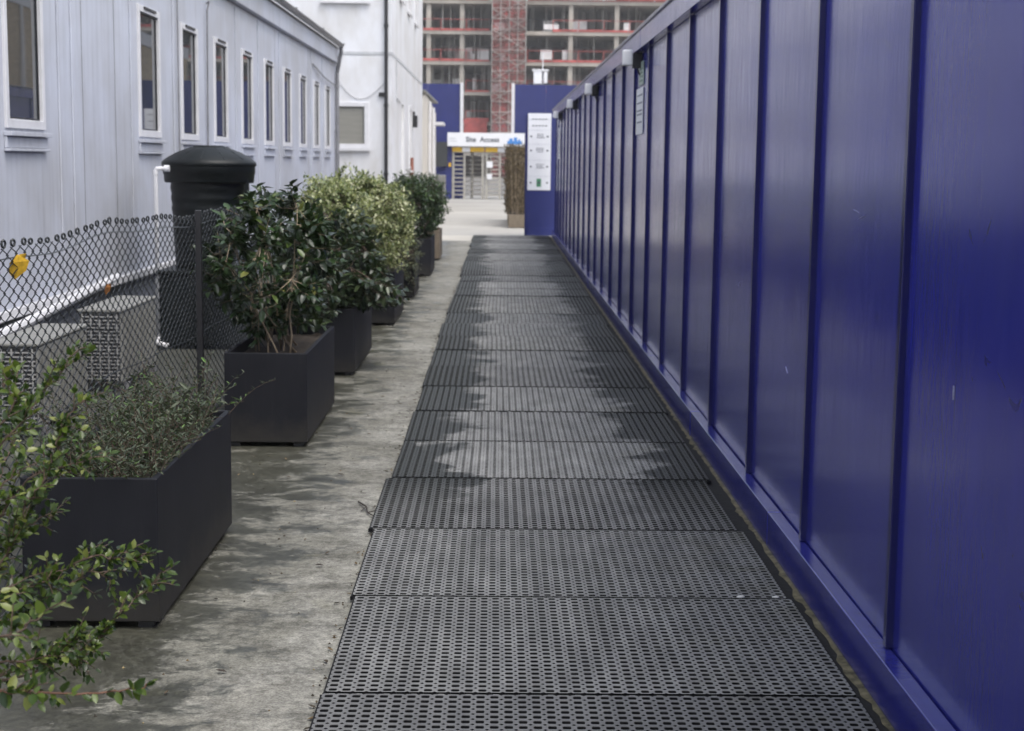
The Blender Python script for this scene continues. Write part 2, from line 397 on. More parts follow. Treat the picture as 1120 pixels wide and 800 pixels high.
# ragged sandy moss line at the foot of the hoarding
mb = MB(); y = 2.8; rr = random.Random(3); L = []
while y < 30.7:
    L.append((1.060 - abs(rr.gauss(0,.009)), y)); y += rr.uniform(.03,.08)
for i in range(len(L)-1):
    (xa,ya),(xb,yb) = L[i], L[i+1]
    mb.add([(xa,ya,.006),(1.082,ya,.010),(1.082,yb,.010),(xb,yb,.006)], [(0,1,2,3)])
tag(mb.build('moss_and_grit', M['moss_grit']), 'sandy mossy grit in the gap between the mats and the blue kick board', 'moss', kind='stuff')

# ------------------------------------------------------------------ rubber mats
def mat_mesh(RX=.0132, RY=.0132):
    nx, ny = 39, 26; W, Ln = 1.5, .992; px, py = (W-.016)/nx, (Ln-.016)/ny; T = .018
    mb = MB(); mw = MB()
    V = []; F = []; VW = []; FW = []
    sc = .0062
    for i in range(nx):
        for j in range(ny):
            cx = .008 + px*(i+.5); cy = .008 + py*(j+.5); n = len(V)
            hx, hy = px/2, py/2
            o = [(hx-sc,-hy),(hx,-hy+sc),(hx,hy-sc),(hx-sc,hy),(-hx+sc,hy),(-hx,hy-sc),(-hx,-hy+sc),(-hx+sc,-hy)]
            ang = [math.atan2(b_, a_) for a_, b_ in o]
            r = 1.0
            for a_, b_ in o: V.append((cx+a_, cy+b_, T))
            for t in ang: V.append((cx+RX*1.06*math.cos(t), cy+RY*1.05*math.sin(t), T))
            for t in ang: V.append((cx+RX*math.cos(t), cy+RY*math.sin(t), T-.0015))
            nw = len(VW)
            for zz in (T-.0015, 0):
                for t in ang: VW.append((cx+RX*math.cos(t), cy+RY*math.sin(t), zz))
            for zz in (T, .002):
                for a_, b_ in o: VW.append((cx+a_, cy+b_, zz))
            for k in range(8):
                k2 = (k+1) % 8
                F.append((n+k, n+k2, n+8+k2, n+8+k))
                F.append((n+8+k, n+8+k2, n+16+k2, n+16+k))
            for k in range(8): FW.append((nw+k, nw+(k+1)%8, nw+8+(k+1)%8, nw+8+k))
            for k in (0, 2, 4, 6): FW.append((nw+16+k, nw+24+k, nw+25+k, nw+17+k))
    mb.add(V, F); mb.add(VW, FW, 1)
    b_ = .0078; tl = T-.005
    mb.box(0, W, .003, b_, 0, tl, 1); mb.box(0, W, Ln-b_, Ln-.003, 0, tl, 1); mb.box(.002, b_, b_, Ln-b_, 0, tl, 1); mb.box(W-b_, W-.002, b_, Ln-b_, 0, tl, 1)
    for i in range(nx):
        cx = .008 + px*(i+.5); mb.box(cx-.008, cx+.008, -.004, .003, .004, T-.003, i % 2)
    return mb
ordn = ['first','second','third','fourth','fifth','sixth','seventh','eighth','ninth','tenth','eleventh','twelfth','thirteenth','fourteenth','fifteenth','sixteenth','seventeenth','eighteenth','nineteenth','twentieth','twenty-first','twenty-second','twenty-third','twenty-fourth','twenty-fifth','twenty-sixth','twenty-seventh','twenty-eighth','twenty-ninth']
rmats = [M['rubber'], simple('rubber_hole_shade', (.010,.010,.011), .8, bs=0, spec=.15)]  # hole walls and rims coloured darker than the top, standing in for shade
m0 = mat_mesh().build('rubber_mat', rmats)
other = []
for rx_, ry_ in ((.0125,.0168),(.0088,.0165)):
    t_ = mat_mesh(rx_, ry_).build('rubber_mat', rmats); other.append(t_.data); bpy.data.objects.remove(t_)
seams = [3.11, 4.115, 5.085, 6.055, 7.055, 8.01, 8.98]
while len(seams) < 28: seams.append(seams[-1] + .985)
rr = random.Random(11)
for i, ys in enumerate(seams):
    o = m0 if i == 0 else m0.copy()
    if i: C.objects.link(o)
    if i > 2: o.data = other[0] if i in (3, 7, 9, 12, 13, 17, 20, 22, 25) else other[1]
    o.location = (-.475 + rr.uniform(-.018,.012) - (.018 if i == 3 else 0), ys + .003, .010 + rr.uniform(0,.006))
    o.rotation_euler = (rr.uniform(-.005,.003), rr.uniform(-.001,.001), rr.uniform(-.005,.005))
    if i: o.scale = (1, (seams[i+1]-ys-.004)/.992 if i+1 < len(seams) else .98, 1)
    if i == 3: o.rotation_euler = (-.001, 0, .002); o.location.z = .009
    if i == 2: o.rotation_euler = (.001, 0, -.001); o.location.z = .009
    tag(o, f'black perforated rubber floor mat, {ordn[i]} in the walkway counting from the camera', 'rubber mat', 'rubber mats laid end to end along the walkway')

# ------------------------------------------------------------------ blue hoarding
PX = 1.125
hb = empty('blue_hoarding', 'long glossy blue plywood site hoarding with vertical battens along right side', 'hoarding', (PX, 2, 0))
bat = [4.19 + 1.228*k for k in range(-2, 22)]
ys = [bat[0]-1.228] + bat + [30.62]
rr = random.Random(5)
for i in range(len(ys)-1):
    a_, b_ = ys[i]+.001, ys[i+1]-.001
    t1, t2 = rr.uniform(-.0025,.0025), rr.uniform(-.0025,.0025)
    mb = MB(); nz, ny = 10, 6; V = []
    bow = rr.uniform(-.003,.003)
    for j in range(nz+1):
        for k in range(ny+1):
            u, v_ = k/ny, j/nz
            V.append((PX + t1*(u-.5) + bow*math.sin(math.pi*u)*math.sin(math.pi*v_) + t2*(v_-.5), a_+(b_-a_)*u, .02+2.42*v_))
    F = [(j*(ny+1)+k, (j+1)*(ny+1)+k, (j+1)*(ny+1)+k+1, j*(ny+1)+k+1) for j in range(nz) for k in range(ny)]
    mb.add(V, F); mb.box(PX+.006, PX+.024, a_, b_, .02, 2.44)
    part(mb, 'panel', M['blue_panel'], hb, smooth=True)
for i, yb in enumerate(bat):
    mb = MB(); mb.box(PX-.021, PX+.003, yb-.018, yb+.018, .150, 2.352)
    o = part(mb, 'batten', M['blue_trim'], hb, bevel=.003)
M['scuff'] = simple('pale_scuff', (.30,.30,.42), .4, var=.3, scale=200, bs=0)
for (y0_, z0_, y1_, z1_, w_) in ((3.72,.93,3.722,.965,.0022),(4.86,1.36,4.78,1.352,.0022),(4.80,1.33,4.70,1.347,.0016),(5.9,.72,5.86,.70,.002),(7.1,.95,7.12,.93,.003)):
    d = Vector((0,y1_-y0_,z1_-z0_)); nrm = Vector((0,-d.z,d.y)).normalized()*w_/2
    a_, b_ = Vector((PX-.0035,y0_,z0_)), Vector((PX-.0035,y1_,z1_))
    mb = MB(); th = Vector((.004,0,0)); P4 = [a_-nrm*.4, a_.lerp(b_,.5)-nrm, b_-nrm*.3, b_+nrm*.3, a_.lerp(b_,.5)+nrm, a_+nrm*.4]
    mb.add(P4 + [p+th for p in P4], [(0,1,2,3,4,5)[::-1]] + [(k,(k+1)%6,6+(k+1)%6,6+k) for k in range(6)])
    part(mb, 'scratch', M['scuff'], hb)
mb = MB()
y = 1.0
while y < 30.6:
    y2 = min(y+2.44, 30.62); mb.box(1.068+rr.uniform(0,.002), PX-.004, y, y2-.003, .010, .148); y = y2
part(mb, 'kick_board', M['blue_panel'], hb, bevel=.003)
mb = MB(); y = 1.0
while y < 30.6:
    y2 = min(y+3.6, 30.62); mb.box(1.060+rr.uniform(0,.003), PX-.004, y, y2-.003, 2.355, 2.49); y = y2
part(mb, 'fascia', M['blue_panel'], hb, bevel=.003)
mb = MB(); mb.box(1.045, 1.17, 1.0, 30.62, 2.492, 2.512); part(mb, 'capping', M['blue_trim'], hb, bevel=.003)
mb = MB(); mb.box(1.150, 1.20, 1.0, 30.62, .0, .10)
for yy in [2+2.44*k for k in range(12)]:
    mb.box(1.150, 1.245, yy, yy+.07, .0, 2.44)
part(mb, 'rear_frame', M['tan_wood'], hb)

# lamps on the hoarding
for i, (yy, lb) in enumerate([(12.25,'nearest'), (17.55,'second nearest'), (22.1,'third nearest'), (27.4,'farthest')]):
    r = empty('site_lamp', f'small white lamp on black bracket box under the hoarding top, {lb} of four', 'lamp', (1.05, yy, 2.3), 'lamps along the top of the blue hoarding')
    mb = MB(); mb.box(1.050, PX-.002, yy, yy+.11, 2.235, 2.352); part(mb, 'bracket_box', M['black'], r, bevel=.006)
    mb = MB(); mb.box(.970, 1.048, yy, yy+.10, 2.255, 2.375); part(mb, 'lamp_body', M['lens'], r, bevel=.010)
    mb = MB(); mb.tube([(1.09,yy+.05,2.235),(1.10,yy+.05,2.20),(1.115,yy+.06,2.18)], .008); part(mb, 'cable', M['black'], r)

# notices on the hoarding
def notice(y0, y1, z0, z1, label, kind):
    r = empty('notice', label, 'notice', (PX-.01, (y0+y1)/2, z0))
    mb = MB(); mb.box(PX-.012, PX-.006, y0, y1, z0, z1)
    part(mb, 'board', M['sign_white'] if kind != 'green' else simple('pale_green_card', (.34,.42,.36), .4, var=.3, scale=9), r)
    mb = MB(); zz = z1 - .05; q = random.Random(int(y0*10)+int(z0*10))
    while zz > z0 + .04:
        k = y0 + .04
        while k < y1 - .06:
            wl = q.uniform(.02,.07); 
            if k + wl > y1 - .03: break
            mb.box(PX-.0145, PX-.0125, k, k+wl, zz-.012, zz); k += wl + .018
        zz -= q.choice([.03,.03,.06])
    part(mb, 'print', simple('soft_print', (.22,.24,.30), .5, bs=0) if kind != 'green' else simple('soft_green_print', (.16,.26,.19), .5, bs=0), r)
notice(12.05, 12.60, 1.72, 2.08, 'white notice with dark print fixed on blue panel below the green one', 'white')
notice(12.05, 12.42, 2.10, 2.28, 'small pale green notice on blue hoarding under the nearest lamp', 'green')
notice(28.2, 28.8, 1.55, 2.1, 'pale notice on blue hoarding near its far end', 'white')

# end return panel and information board
rp = empty('return_panel', 'narrow blue hoarding panel facing the walkway at its far end', 'hoarding panel', (.8, 31.2, 0))
mb = MB(); mb.box(.565, 1.16, 31.16, 31.19, .01, 2.44); part(mb, 'panel', M['blue_far'], rp, bevel=.002)
mb = MB(); mb.box(.54, .60, 31.20, 31.27, 0, 2.46); part(mb, 'post', M['blue_far'], rp)
mb = MB(); mb.box(.60, 1.155, 31.135, 31.158, .01, .16); part(mb, 'kick_board', M['blue_far'], rp)
ib = empty('information_board', 'tall white information board with rows of small print on blue end panel', 'sign', (.8, 31.15, .9))
mb = MB(); mb.box(.59, 1.055, 31.145, 31.157, .92, 2.45); part(mb, 'board', M['sign_white'], ib)
mb = MB(); mbg = MB(); mbl = MB()
f0, f1 = 31.141, 31.144
zr = [2.33, 2.20, 1.99, 1.71, 1.39, 1.07]
for i, z in enumerate(zr):
    if i: mbl.box(.60, 1.045, f0, f1, z+.125, z+.129)
    if i >= 2:
        for xx in (.655, .985): mb.box(xx-.018, xx+.018, f0, f1, z-.016, z+.016)
        q = random.Random(i)
        for k in range(3 if i < 5 else 0):
            xx = .75 + q.uniform(0,.03)
            while xx < .9:
                wl = q.uniform(.012,.035); mb.box(xx, xx+wl, f0, f1, z+.04-k*.035, z+.053-k*.035); xx += wl+.010
    else:
        for k in range(5):
            mb.box(.67+k*.065, .715+k*.065, f0, f1, z-.005, z+.012)
mbg.box(.775, .865, f0, f1, .99, 1.15); mb.box(.795,.845, f0-.003, f0-.0005, 1.05, 1.09)
part(mb, 'print', M['ink'], ib); part(mbl, 'ruled_line', simple('rule_grey', (.42,.44,.48), .5, bs=0), ib); part(mbg, 'green_symbol', M['sign_green'], ib)

# ------------------------------------------------------------------ wall with openings helper (wall in plane X=const or Y=const)
def holed(mb, axis, c0, c1, u0, u1, z0, z1, holes):
    us = sorted({u0, u1, *[h[0] for h in holes], *[h[1] for h in holes]})
    zs = sorted({z0, z1, *[h[2] for h in holes], *[h[3] for h in holes]})
    for a_, b_ in zip(us, us[1:]):
        run = None
        for p_, q_ in zip(zs, zs[1:]):
            um, zm = (a_+b_)/2, (p_+q_)/2
            if any(h[0] < um < h[1] and h[2] < zm < h[3] for h in holes):
                if run: seg(mb, axis, c0, c1, a_, b_, *run); run = None
            else: run = (run[0], q_) if run else (p_, q_)
        if run: seg(mb, axis, c0, c1, a_, b_, *run)
def seg(mb, axis, c0, c1, a_, b_, z0, z1):
    if axis == 'x': mb.box(c0, c1, a_, b_, z0, z1)
    else: mb.box(a_, b_, c0, c1, z0, z1)

# ------------------------------------------------------------------ portable cabin
CX = -3.0
cab = empty('portable_cabin', 'long pale grey portable cabin with a row of narrow windows along the left', 'cabin', (CX, 16, 0))
wins = [5.95, 7.75, 9.50, 13.02, 14.75, 16.45, 18.2, 19.95, 21.7, 23.45, 25.2, 26.85]
WZ0, WZ1, WW = 1.70, 2.72, .74
holes = [(y0, y0+WW, WZ0, WZ1) for y0 in wins]
mb = MB(); holed(mb, 'x', CX-.10, CX, 2.0, 28.75, .56, 3.22, holes)
part(mb, 'wall', M['cladding'], cab)
mb = MB(); mb.box(CX-6, CX-.105, 2.0, 28.74, .56, 3.40)
part(mb, 'cabin_body', M['cladding'], cab)
for y0 in wins:
    mb = MB(); fw = .022
    holed(mb, 'x', CX-.06, CX+.018, y0-.035, y0+WW+.035, WZ0-.035, WZ1+.035, [(y0+fw, y0+WW-fw, WZ0+fw, WZ1-fw)])
    wf_ = part(mb, 'window', M['white_pvc'], cab, bevel=.004)
    mb = MB(); holed(mb, 'x', CX-.040, CX-.006, y0+fw+.001, y0+WW-fw-.001, WZ0+fw+.001, WZ1-fw-.001, [(y0+fw+.012, y0+WW-fw-.012, WZ0+fw+.012, WZ1-fw-.012)])
    part(mb, 'gasket', M['black'], wf_)
    mb = MB(); mb.box(CX-.024, CX-.014, y0+fw+.013, y0+WW-fw-.013, WZ0+fw+.013, WZ1-fw-.013)
    part(mb, 'pane', M['glass'], wf_)
    mb = MB(); mb.box(CX+.0185, CX+.030, y0+.15, y0+WW-.15, WZ1+.004, WZ1+.028)
    part(mb, 'vent', M['black'], wf_, bevel=.003)
    mb = MB(); mb.box(CX+.001, CX+.05, y0-.06, y0+WW+.06, WZ0-.082, WZ0-.055); mb.box(CX+.001, CX+.020, y0-.055, y0+WW+.055, WZ0-.155, WZ0-.086); mb.box(CX+.001, CX+.035, y0-.06, y0+WW+.06, WZ0-.175, WZ0-.158)
    part(mb, 'sill', M['cladding'], wf_, bevel=.003)
for yy, wd in ((8.7,.03), (10.62,.05), (10.95,.16), (12.70,.03), (14.35,.10), (17.75,.05), (19.4,.03), (21.25,.05), (24.8,.05), (26.4,.03), (28.66,.09)):
    mb = MB(); mb.box(CX+.001, CX+.014, yy, yy+wd, .60, 3.20); part(mb, 'cover_strip', M['cladding'], cab, bevel=.003)
mb = MB()
for yy in (11.25, 12.2, 20.9, 24.5): mb.box(CX+.0005, CX+.003, yy, yy+.008, .60, 3.2)
part(mb, 'panel_joint', M['grey_metal'], cab)
mb = MB(); mb.box(CX-.08, CX+.075, 2.0, 28.75, 3.225, 3.47); part(mb, 'fascia', M['cladding'], cab, bevel=.006)
mb = MB(); mb.box(CX-6.1, CX+.06, 1.9, 28.85, 3.475, 3.52); mb.box(CX-6.0, CX-.1, 2.0, 28.7, 3.40, 3.473); part(mb, 'roof', M['asphalt_roof'], cab)
mb = MB(); P_ = []
for k in range(9):
    t = math.pi*k/8; P_.append((-.06*math.cos(t), -.055*math.sin(t)))
for (ya, yb) in [(1.9+3.3*k, 1.9+3.3*(k+1)-.01) for k in range(8)]:
    vs = [(CX+.14+px_, yy, 3.545+pz) for yy in (ya, yb) for px_, pz in P_]
    vs += [(CX+.14+px_*.9, yy, 3.547+pz*.9) for yy in (ya, yb) for px_, pz in P_]
    fs = [(k, k+1, 9+k+1, 9+k) for k in range(8)] + [(18+k+1, 18+k, 27+k, 27+k+1) for k in range(8)] + [(9+k, 9+k+1, 27+k+1, 27+k) for k in range(8)] + [(k+1, k, 18+k, 18+k+1) for k in range(8)]
    mb.add(vs, fs); mb.box(CX+.078, CX+.21, yb-.04, yb, 3.545, 3.565)
gut = part(mb, 'gutter', M['grey_metal'], cab)
mb = MB(); mb.tube([(CX+.14,28.3,3.5),(CX+.14,28.3,3.42),(CX+.09,28.35,3.20),(CX+.055,28.4,3.05),(CX+.055,28.4,2.95),(CX+.055,28.4,.1)], .036, 10)
for zz in (2.8, 2.0, 1.2): mb.tube([(CX+.055,28.4,zz-.02),(CX+.055,28.4,zz+.02)], .043, 10)
part(mb, 'downpipe', M['grey_metal'], cab, smooth=False)
mb = MB(); mb.box(CX-.10, CX+.03, 2.0, 28.75, .50, .558); part(mb, 'base_rail', M['white_pvc'], cab, bevel=.004)
mb = MB(); mb.box(CX-.14, CX-.11, 2.0, 28.7, 0, .50); part(mb, 'skirting', simple('cabin_skirting', (.20,.21,.24), .7, var=.2), cab)
mb = MB()
for yy in (14.52,): mb.tube([(CX+.022,yy,3.2),(CX+.022,yy,1.55),(CX+.022,yy-.5,1.5)], .007)
mb.tube([(CX+.015,16.0,3.05),(CX+.05,15.98,3.07),(CX+.03,15.95,2.98),(CX+.02,15.95,1.5)], .010)
mb.tube([(CX+.02,25.0,3.0),(CX+.05,26.4,2.86),(CX+.05,28.3,2.80)], .012)
part(mb, 'cable', M['grey_metal'], cab)
mb = MB(); mb.tube([(CX+.09,4.0,.30),(CX+.09,9.4,.47),(CX+.09,11.75,.585)], .032, 8); part(mb, 'waste_pipe', M['white_pvc'], cab)

# ------------------------------------------------------------------ water tank and stand
TX, TY = -2.31, 12.4
ts = empty('tank_stand', 'dark box stand carrying the black water tank beside the cabin', 'stand', (TX, TY, 0))
mb = MB(); mb.box(TX-.34, TX+.31, TY-.36, TY+.40, .03, .585); part(mb, 'stand_body', M['tank'], ts, bevel=.012)
mb = MB(); mb.box(TX-.36, TX+.33, TY-.38, TY+.42, .587, .618); part(mb, 'stand_top', M['tank'], ts, bevel=.008)
wt = empty('water_tank', 'black round plastic water tank with domed lid beside the pale cabin', 'water tank', (TX, TY, .62))
mb = MB()
sh = lambda z: -.055*(1.38-z)
prof = [(.228,.622),(.234,.64)]
for k in range(8):
    z = .66 + k*.083; r_0 = .232 + (z-.62)*.105
    prof += [(r_0, z), (r_0+.003, z+.012), (r_0+.004, z+.035), (r_0+.001, z+.05)]
prof += [(.318,1.335),(.318,1.352)]
mb.lathe(prof, TX, TY, 48, shift=sh); part(mb, 'tank_body', M['tank'], wt, smooth=True)
mb = MB(); mb.lathe([(.320,1.315),(.348,1.30),(.354,1.315),(.357,1.365),(.362,1.37),(.364,1.43),(.364,1.445)], TX, TY, 48)
part(mb, 'rim', M['tank'], wt, smooth=True)
mb = MB(); mb.lathe([(.366,1.43),(.374,1.44),(.372,1.462),(.352,1.482),(.29,1.520),(.22,1.553),(.15,1.577),(.125,1.582),(.12,1.592),(.10,1.595),(.03,1.596)], TX, TY, 48)
ld = part(mb, 'lid', M['tank'], wt, smooth=True)
mb = MB()
for k in range(12):
    t = 2*math.pi*k/12
    mb.tube([(TX+.14*math.cos(t),TY+.14*math.sin(t),1.577),(TX+.25*math.cos(t),TY+.25*math.sin(t),1.537),(TX+.345*math.cos(t),TY+.345*math.sin(t),1.484)], .006, 5)
part(mb, 'lid_rib', M['tank'], ld)
mb = MB(); mb.box(TX+.300, TX+.332, TY-.14, TY-.08, 1.18, 1.335); mb.box(TX+.305, TX+.327, TY-.136, TY-.084, 1.10, 1.178); part(mb, 'lug', M['tank'], wt, bevel=.004)
op = empty('overflow_pipe', 'thin white overflow pipe running down beside the black water tank', 'pipe', (TX-.36, TY-.2, 0))
mb = MB(); mb.tube([(TX-.355,TY-.34,.07),(TX-.355,TY-.34,1.395),(TX-.345,TY-.34,1.41),(TX-.27,TY-.34,1.412)], .0165, 10); part(mb, 'pipe', M['white_pvc'], op, smooth=True)
mb = MB(); mb.tube([(TX-.285,TY-.34,1.411),(TX-.245,TY-.34,1.411)], .026, 12); mb.tube([(TX-.355,TY-.34,1.36),(TX-.355,TY-.34,1.392)], .021, 10); part(mb, 'coupling', M['white_pvc'], op)
mb = MB(); mb.tube([(TX-.355,TY-.34,.09),(TX-.355,TY-.36,.045),(TX-.27,TY-.40,.03)], .020, 10); part(mb, 'elbow', M['white_pvc'], op, smooth=True)

# ------------------------------------------------------------------ condenser units
def condenser(xr, y0, y1, z1, label):
    wd = .27; r = empty('condenser_unit', label, 'air conditioner', (xr-wd/2, (y0+y1)/2, 0), 'air conditioning units behind the wire fence')
    z0 = .05
    mb = MB(); mb.box(xr-wd, xr, y0+.02, y1, z0, z1-.02); part(mb, 'casing', M['ac_beige'], r, bevel=.012)
    mb = MB(); mb.box(xr-wd-.008, xr+.008, y0-.004, y1+.008, z1-.018, z1); part(mb, 'lid', M['ac_beige'], r, bevel=.006)
    mb = MB(); mb.box(xr-wd+.012, xr-.012, y0+.008, y0+.019, z0+.02, z1-.03); part(mb, 'coil', M['ac_dark'], r)
    mb = MB(); z = z0+.03
    while z < z1-.04: mb.box(xr-wd+.012, xr-.012, y0+.001, y0+.007, z, z+.007); z += .0235
    for k in range(5): xx = xr-wd+.02+k*(wd-.05)/4; mb.box(xx, xx+.008, y0-.003, y0+.0005, z0+.02, z1-.03)
    part(mb, 'grille', simple('grille_wire', (.30,.30,.29), .5, bs=0), r)
    mb = MB()
    for k in range(int((y1-y0-.1)/.06)): mb.box(xr+.001, xr+.010, y0+.08+k*.06, y0+.088+k*.06, z0+.05, z1-.06)
    part(mb, 'side_rib', M['ac_beige'], r)
    for yy in (y0+.1, y1-.15):
        mb = MB(); mb.box(xr-wd-.02, xr+.02, yy, yy+.05, -.004, z0-.001); part(mb, 'foot', M['grey_metal'], r)
condenser(-2.44, 8.12, 9.12, .51, 'beige air conditioning unit behind the fence, nearer the camera and cut by the left edge')
condenser(-2.40, 9.78, 10.80, .53, 'beige air conditioning unit with barred end behind the fence, nearer the water tank')

# ------------------------------------------------------------------ chain link fence
FX = -1.6; FZ = 1.205
fe = empty('wire_fence', 'black chain link fence with looped top edge in front of the cabin', 'fence', (FX, 6, 0))
wv = .049; hv = .0475; mb = MB(); rr = random.Random(9)
def fz(y): return FZ + .012*math.sin(y*2.1+.5) + .008*math.sin(y*5.3) - .012*max(0, y-7)
ky = 2.9; k = 0; ends = []
while ky < 9.9:
    pts = []; n = int((FZ-.06)/(hv)) * 2; top = fz(ky)
    for j in range(n+1):
        z = .05 + (top-.05)*j/n
        side = (j + 0) % 2 if k % 2 == 0 else (j + 1) % 2
        x = FX + (.0022 if side else -.0022) + .012*math.sin(ky*1.3+z*2)
        sag = .006*math.sin(z*5+ky*3)
        pts.append((x, ky + (wv + .002 if side else -.002) + sag, z))
    mb.tube(pts, .0026, 4, cap=False)
    if (k % 2) == 0: ends.append((ky+wv, top))
    ky += wv; k += 1
for (y, top) in ends:
    c = []
    hgt = .020 + rr.uniform(-.004,.006); dx = rr.uniform(-.005,.005)
    for j in range(9):
        t = -math.pi/2 + 2*math.pi*j/8
        c.append((FX + dx*.5 + .004*math.cos(t), y + dx + .0075*math.cos(t), top + hgt*.55 + hgt*.5*math.sin(t)))
    mb.tube(c, .0044, 5, cap=False)
part(mb, 'wire_mesh', M['black_wire'], fe)
mb = MB()
for zt in (-.035, -.62, -1.10):
    mb.tube([(FX+.006, y_/10, fz(y_/10)+zt - .004*math.sin(y_*.37)) for y_ in range(29, 100, 2)], .0026, 5)
part(mb, 'line_wire', M['black_wire'], fe)
for yy in (3.3, 8.12):
    mb = MB(); mb.box(FX+.010, FX+.042, yy-.016, yy+.016, 0, 1.225); part(mb, 'post', M['black'], fe, bevel=.004)
def single_leaf(name, p, d, n, l, w_, mat, label):
    mb = MB(); mb.leaf(Vector(p), Vector(d), Vector(n), l, w_, .25)
    mb.leaf(Vector(p)+Vector((.004,.01,.0)), Vector((.1,.5,-.8)), Vector(n), l*.6, w_*.6, .3)
    tag(mb.build(name, mat), label, 'leaf')
single_leaf('yellow_leaf', (FX+.012, 5.10, 1.175), (.05,.02,-1), (1,-.5,.1), .085, .10, M['leaf_yellow'], 'yellow dead leaf caught near the top of the wire fence')
single_leaf('orange_leaf', (FX+.012, 6.26, .985), (.05,.02,-1), (1,-.5,.1), .045, .04, M['leaf_orange'], 'small orange brown leaf caught lower in the wire fence')

# ------------------------------------------------------------------ planters
def planter(x0, x1, y0, y1, h, label, mat=None, soil=True):
    mat = mat or M['anthracite']
    r = empty('planter', label, 'planter', ((x0+x1)/2, (y0+y1)/2, 0), 'planters standing in a row beside the walkway')
    t = .022; z0 = .025
    mb = MB()
    o = [(x0,y0),(x1,y0),(x1,y1),(x0,y1)]; i_ = [(x0+t,y0+t),(x1-t,y0+t),(x1-t,y1-t),(x0+t,y1-t)]
    V = [(a_,b_,z0) for a_,b_ in o] + [(a_,b_,h) for a_,b_ in o] + [(a_,b_,h) for a_,b_ in i_] + [(a_,b_,h-.14) for a_,b_ in i_]
    F = [(0,3,2,1)]
    for k in range(4):
        k2 = (k+1) % 4
        F += [(k,k2,4+k2,4+k), (4+k,4+k2,8+k2,8+k), (8+k,8+k2,12+k2,12+k)]
    F += [(12,13,14,15)]
    mb.add(V, F); part(mb, 'trough', mat, r, bevel=.004)
    mb = MB(); n = 10; V = []; rr = random.Random(int(y0*7))
    for j in range(n+1):
        for k in range(n+1):
            V.append((x0+t+.001+(x1-x0-2*t-.002)*k/n, y0+t+.001+(y1-y0-2*t-.002)*j/n, h-.05+rr.uniform(-.012,.015)))
    mb.add(V, [(j*(n+1)+k, j*(n+1)+k+1, (j+1)*(n+1)+k+1, (j+1)*(n+1)+k) for j in range(n) for k in range(n)])
    part(mb, 'soil', M['soil'], r, smooth=True)
    for (fx, fy) in ((x0+.05,y0+.05),(x1-.05,y0+.05),(x0+.05,y1-.05),(x1-.05,y1-.05)):
        mb = MB(); mb.box(fx-.025, fx+.025, fy-.025, fy+.025, .001, z0-.001); part(mb, 'foot', M['black'], r)
planter(-1.50, -1.075, 1.95, 3.05, .49, 'dark grey trough planter that the bright green foreground shrub grows from')
planter(-1.500, -1.068, 4.77, 6.12, .492, 'dark grey trough planter holding the low wispy shrub')
planter(-1.415, -.985, 7.93, 9.28, .495, 'dark grey trough planter under the first glossy-leaved shrub with bare stems')
planter(-1.42, -.985, 10.62, 12.05, .47, 'dark grey trough planter under the glossy sprays, between stemmed shrub and variegated bush')
planter(-1.36, -.925, 13.9, 15.2, .49, 'dark grey trough planter under the pale variegated bush')
planter(-1.33, -.90, 16.75, 17.7, .42, 'dark grey trough planter hidden by the grey-green low bush')
planter(-1.29, -.86, 19.9, 21.1, .49, 'dark grey trough planter under the dark green bush near the far end')
planter(-1.28, -.87, 23.2, 24.2, .45, 'brown wooden planter at the far end of the row', M['tan_wood'])

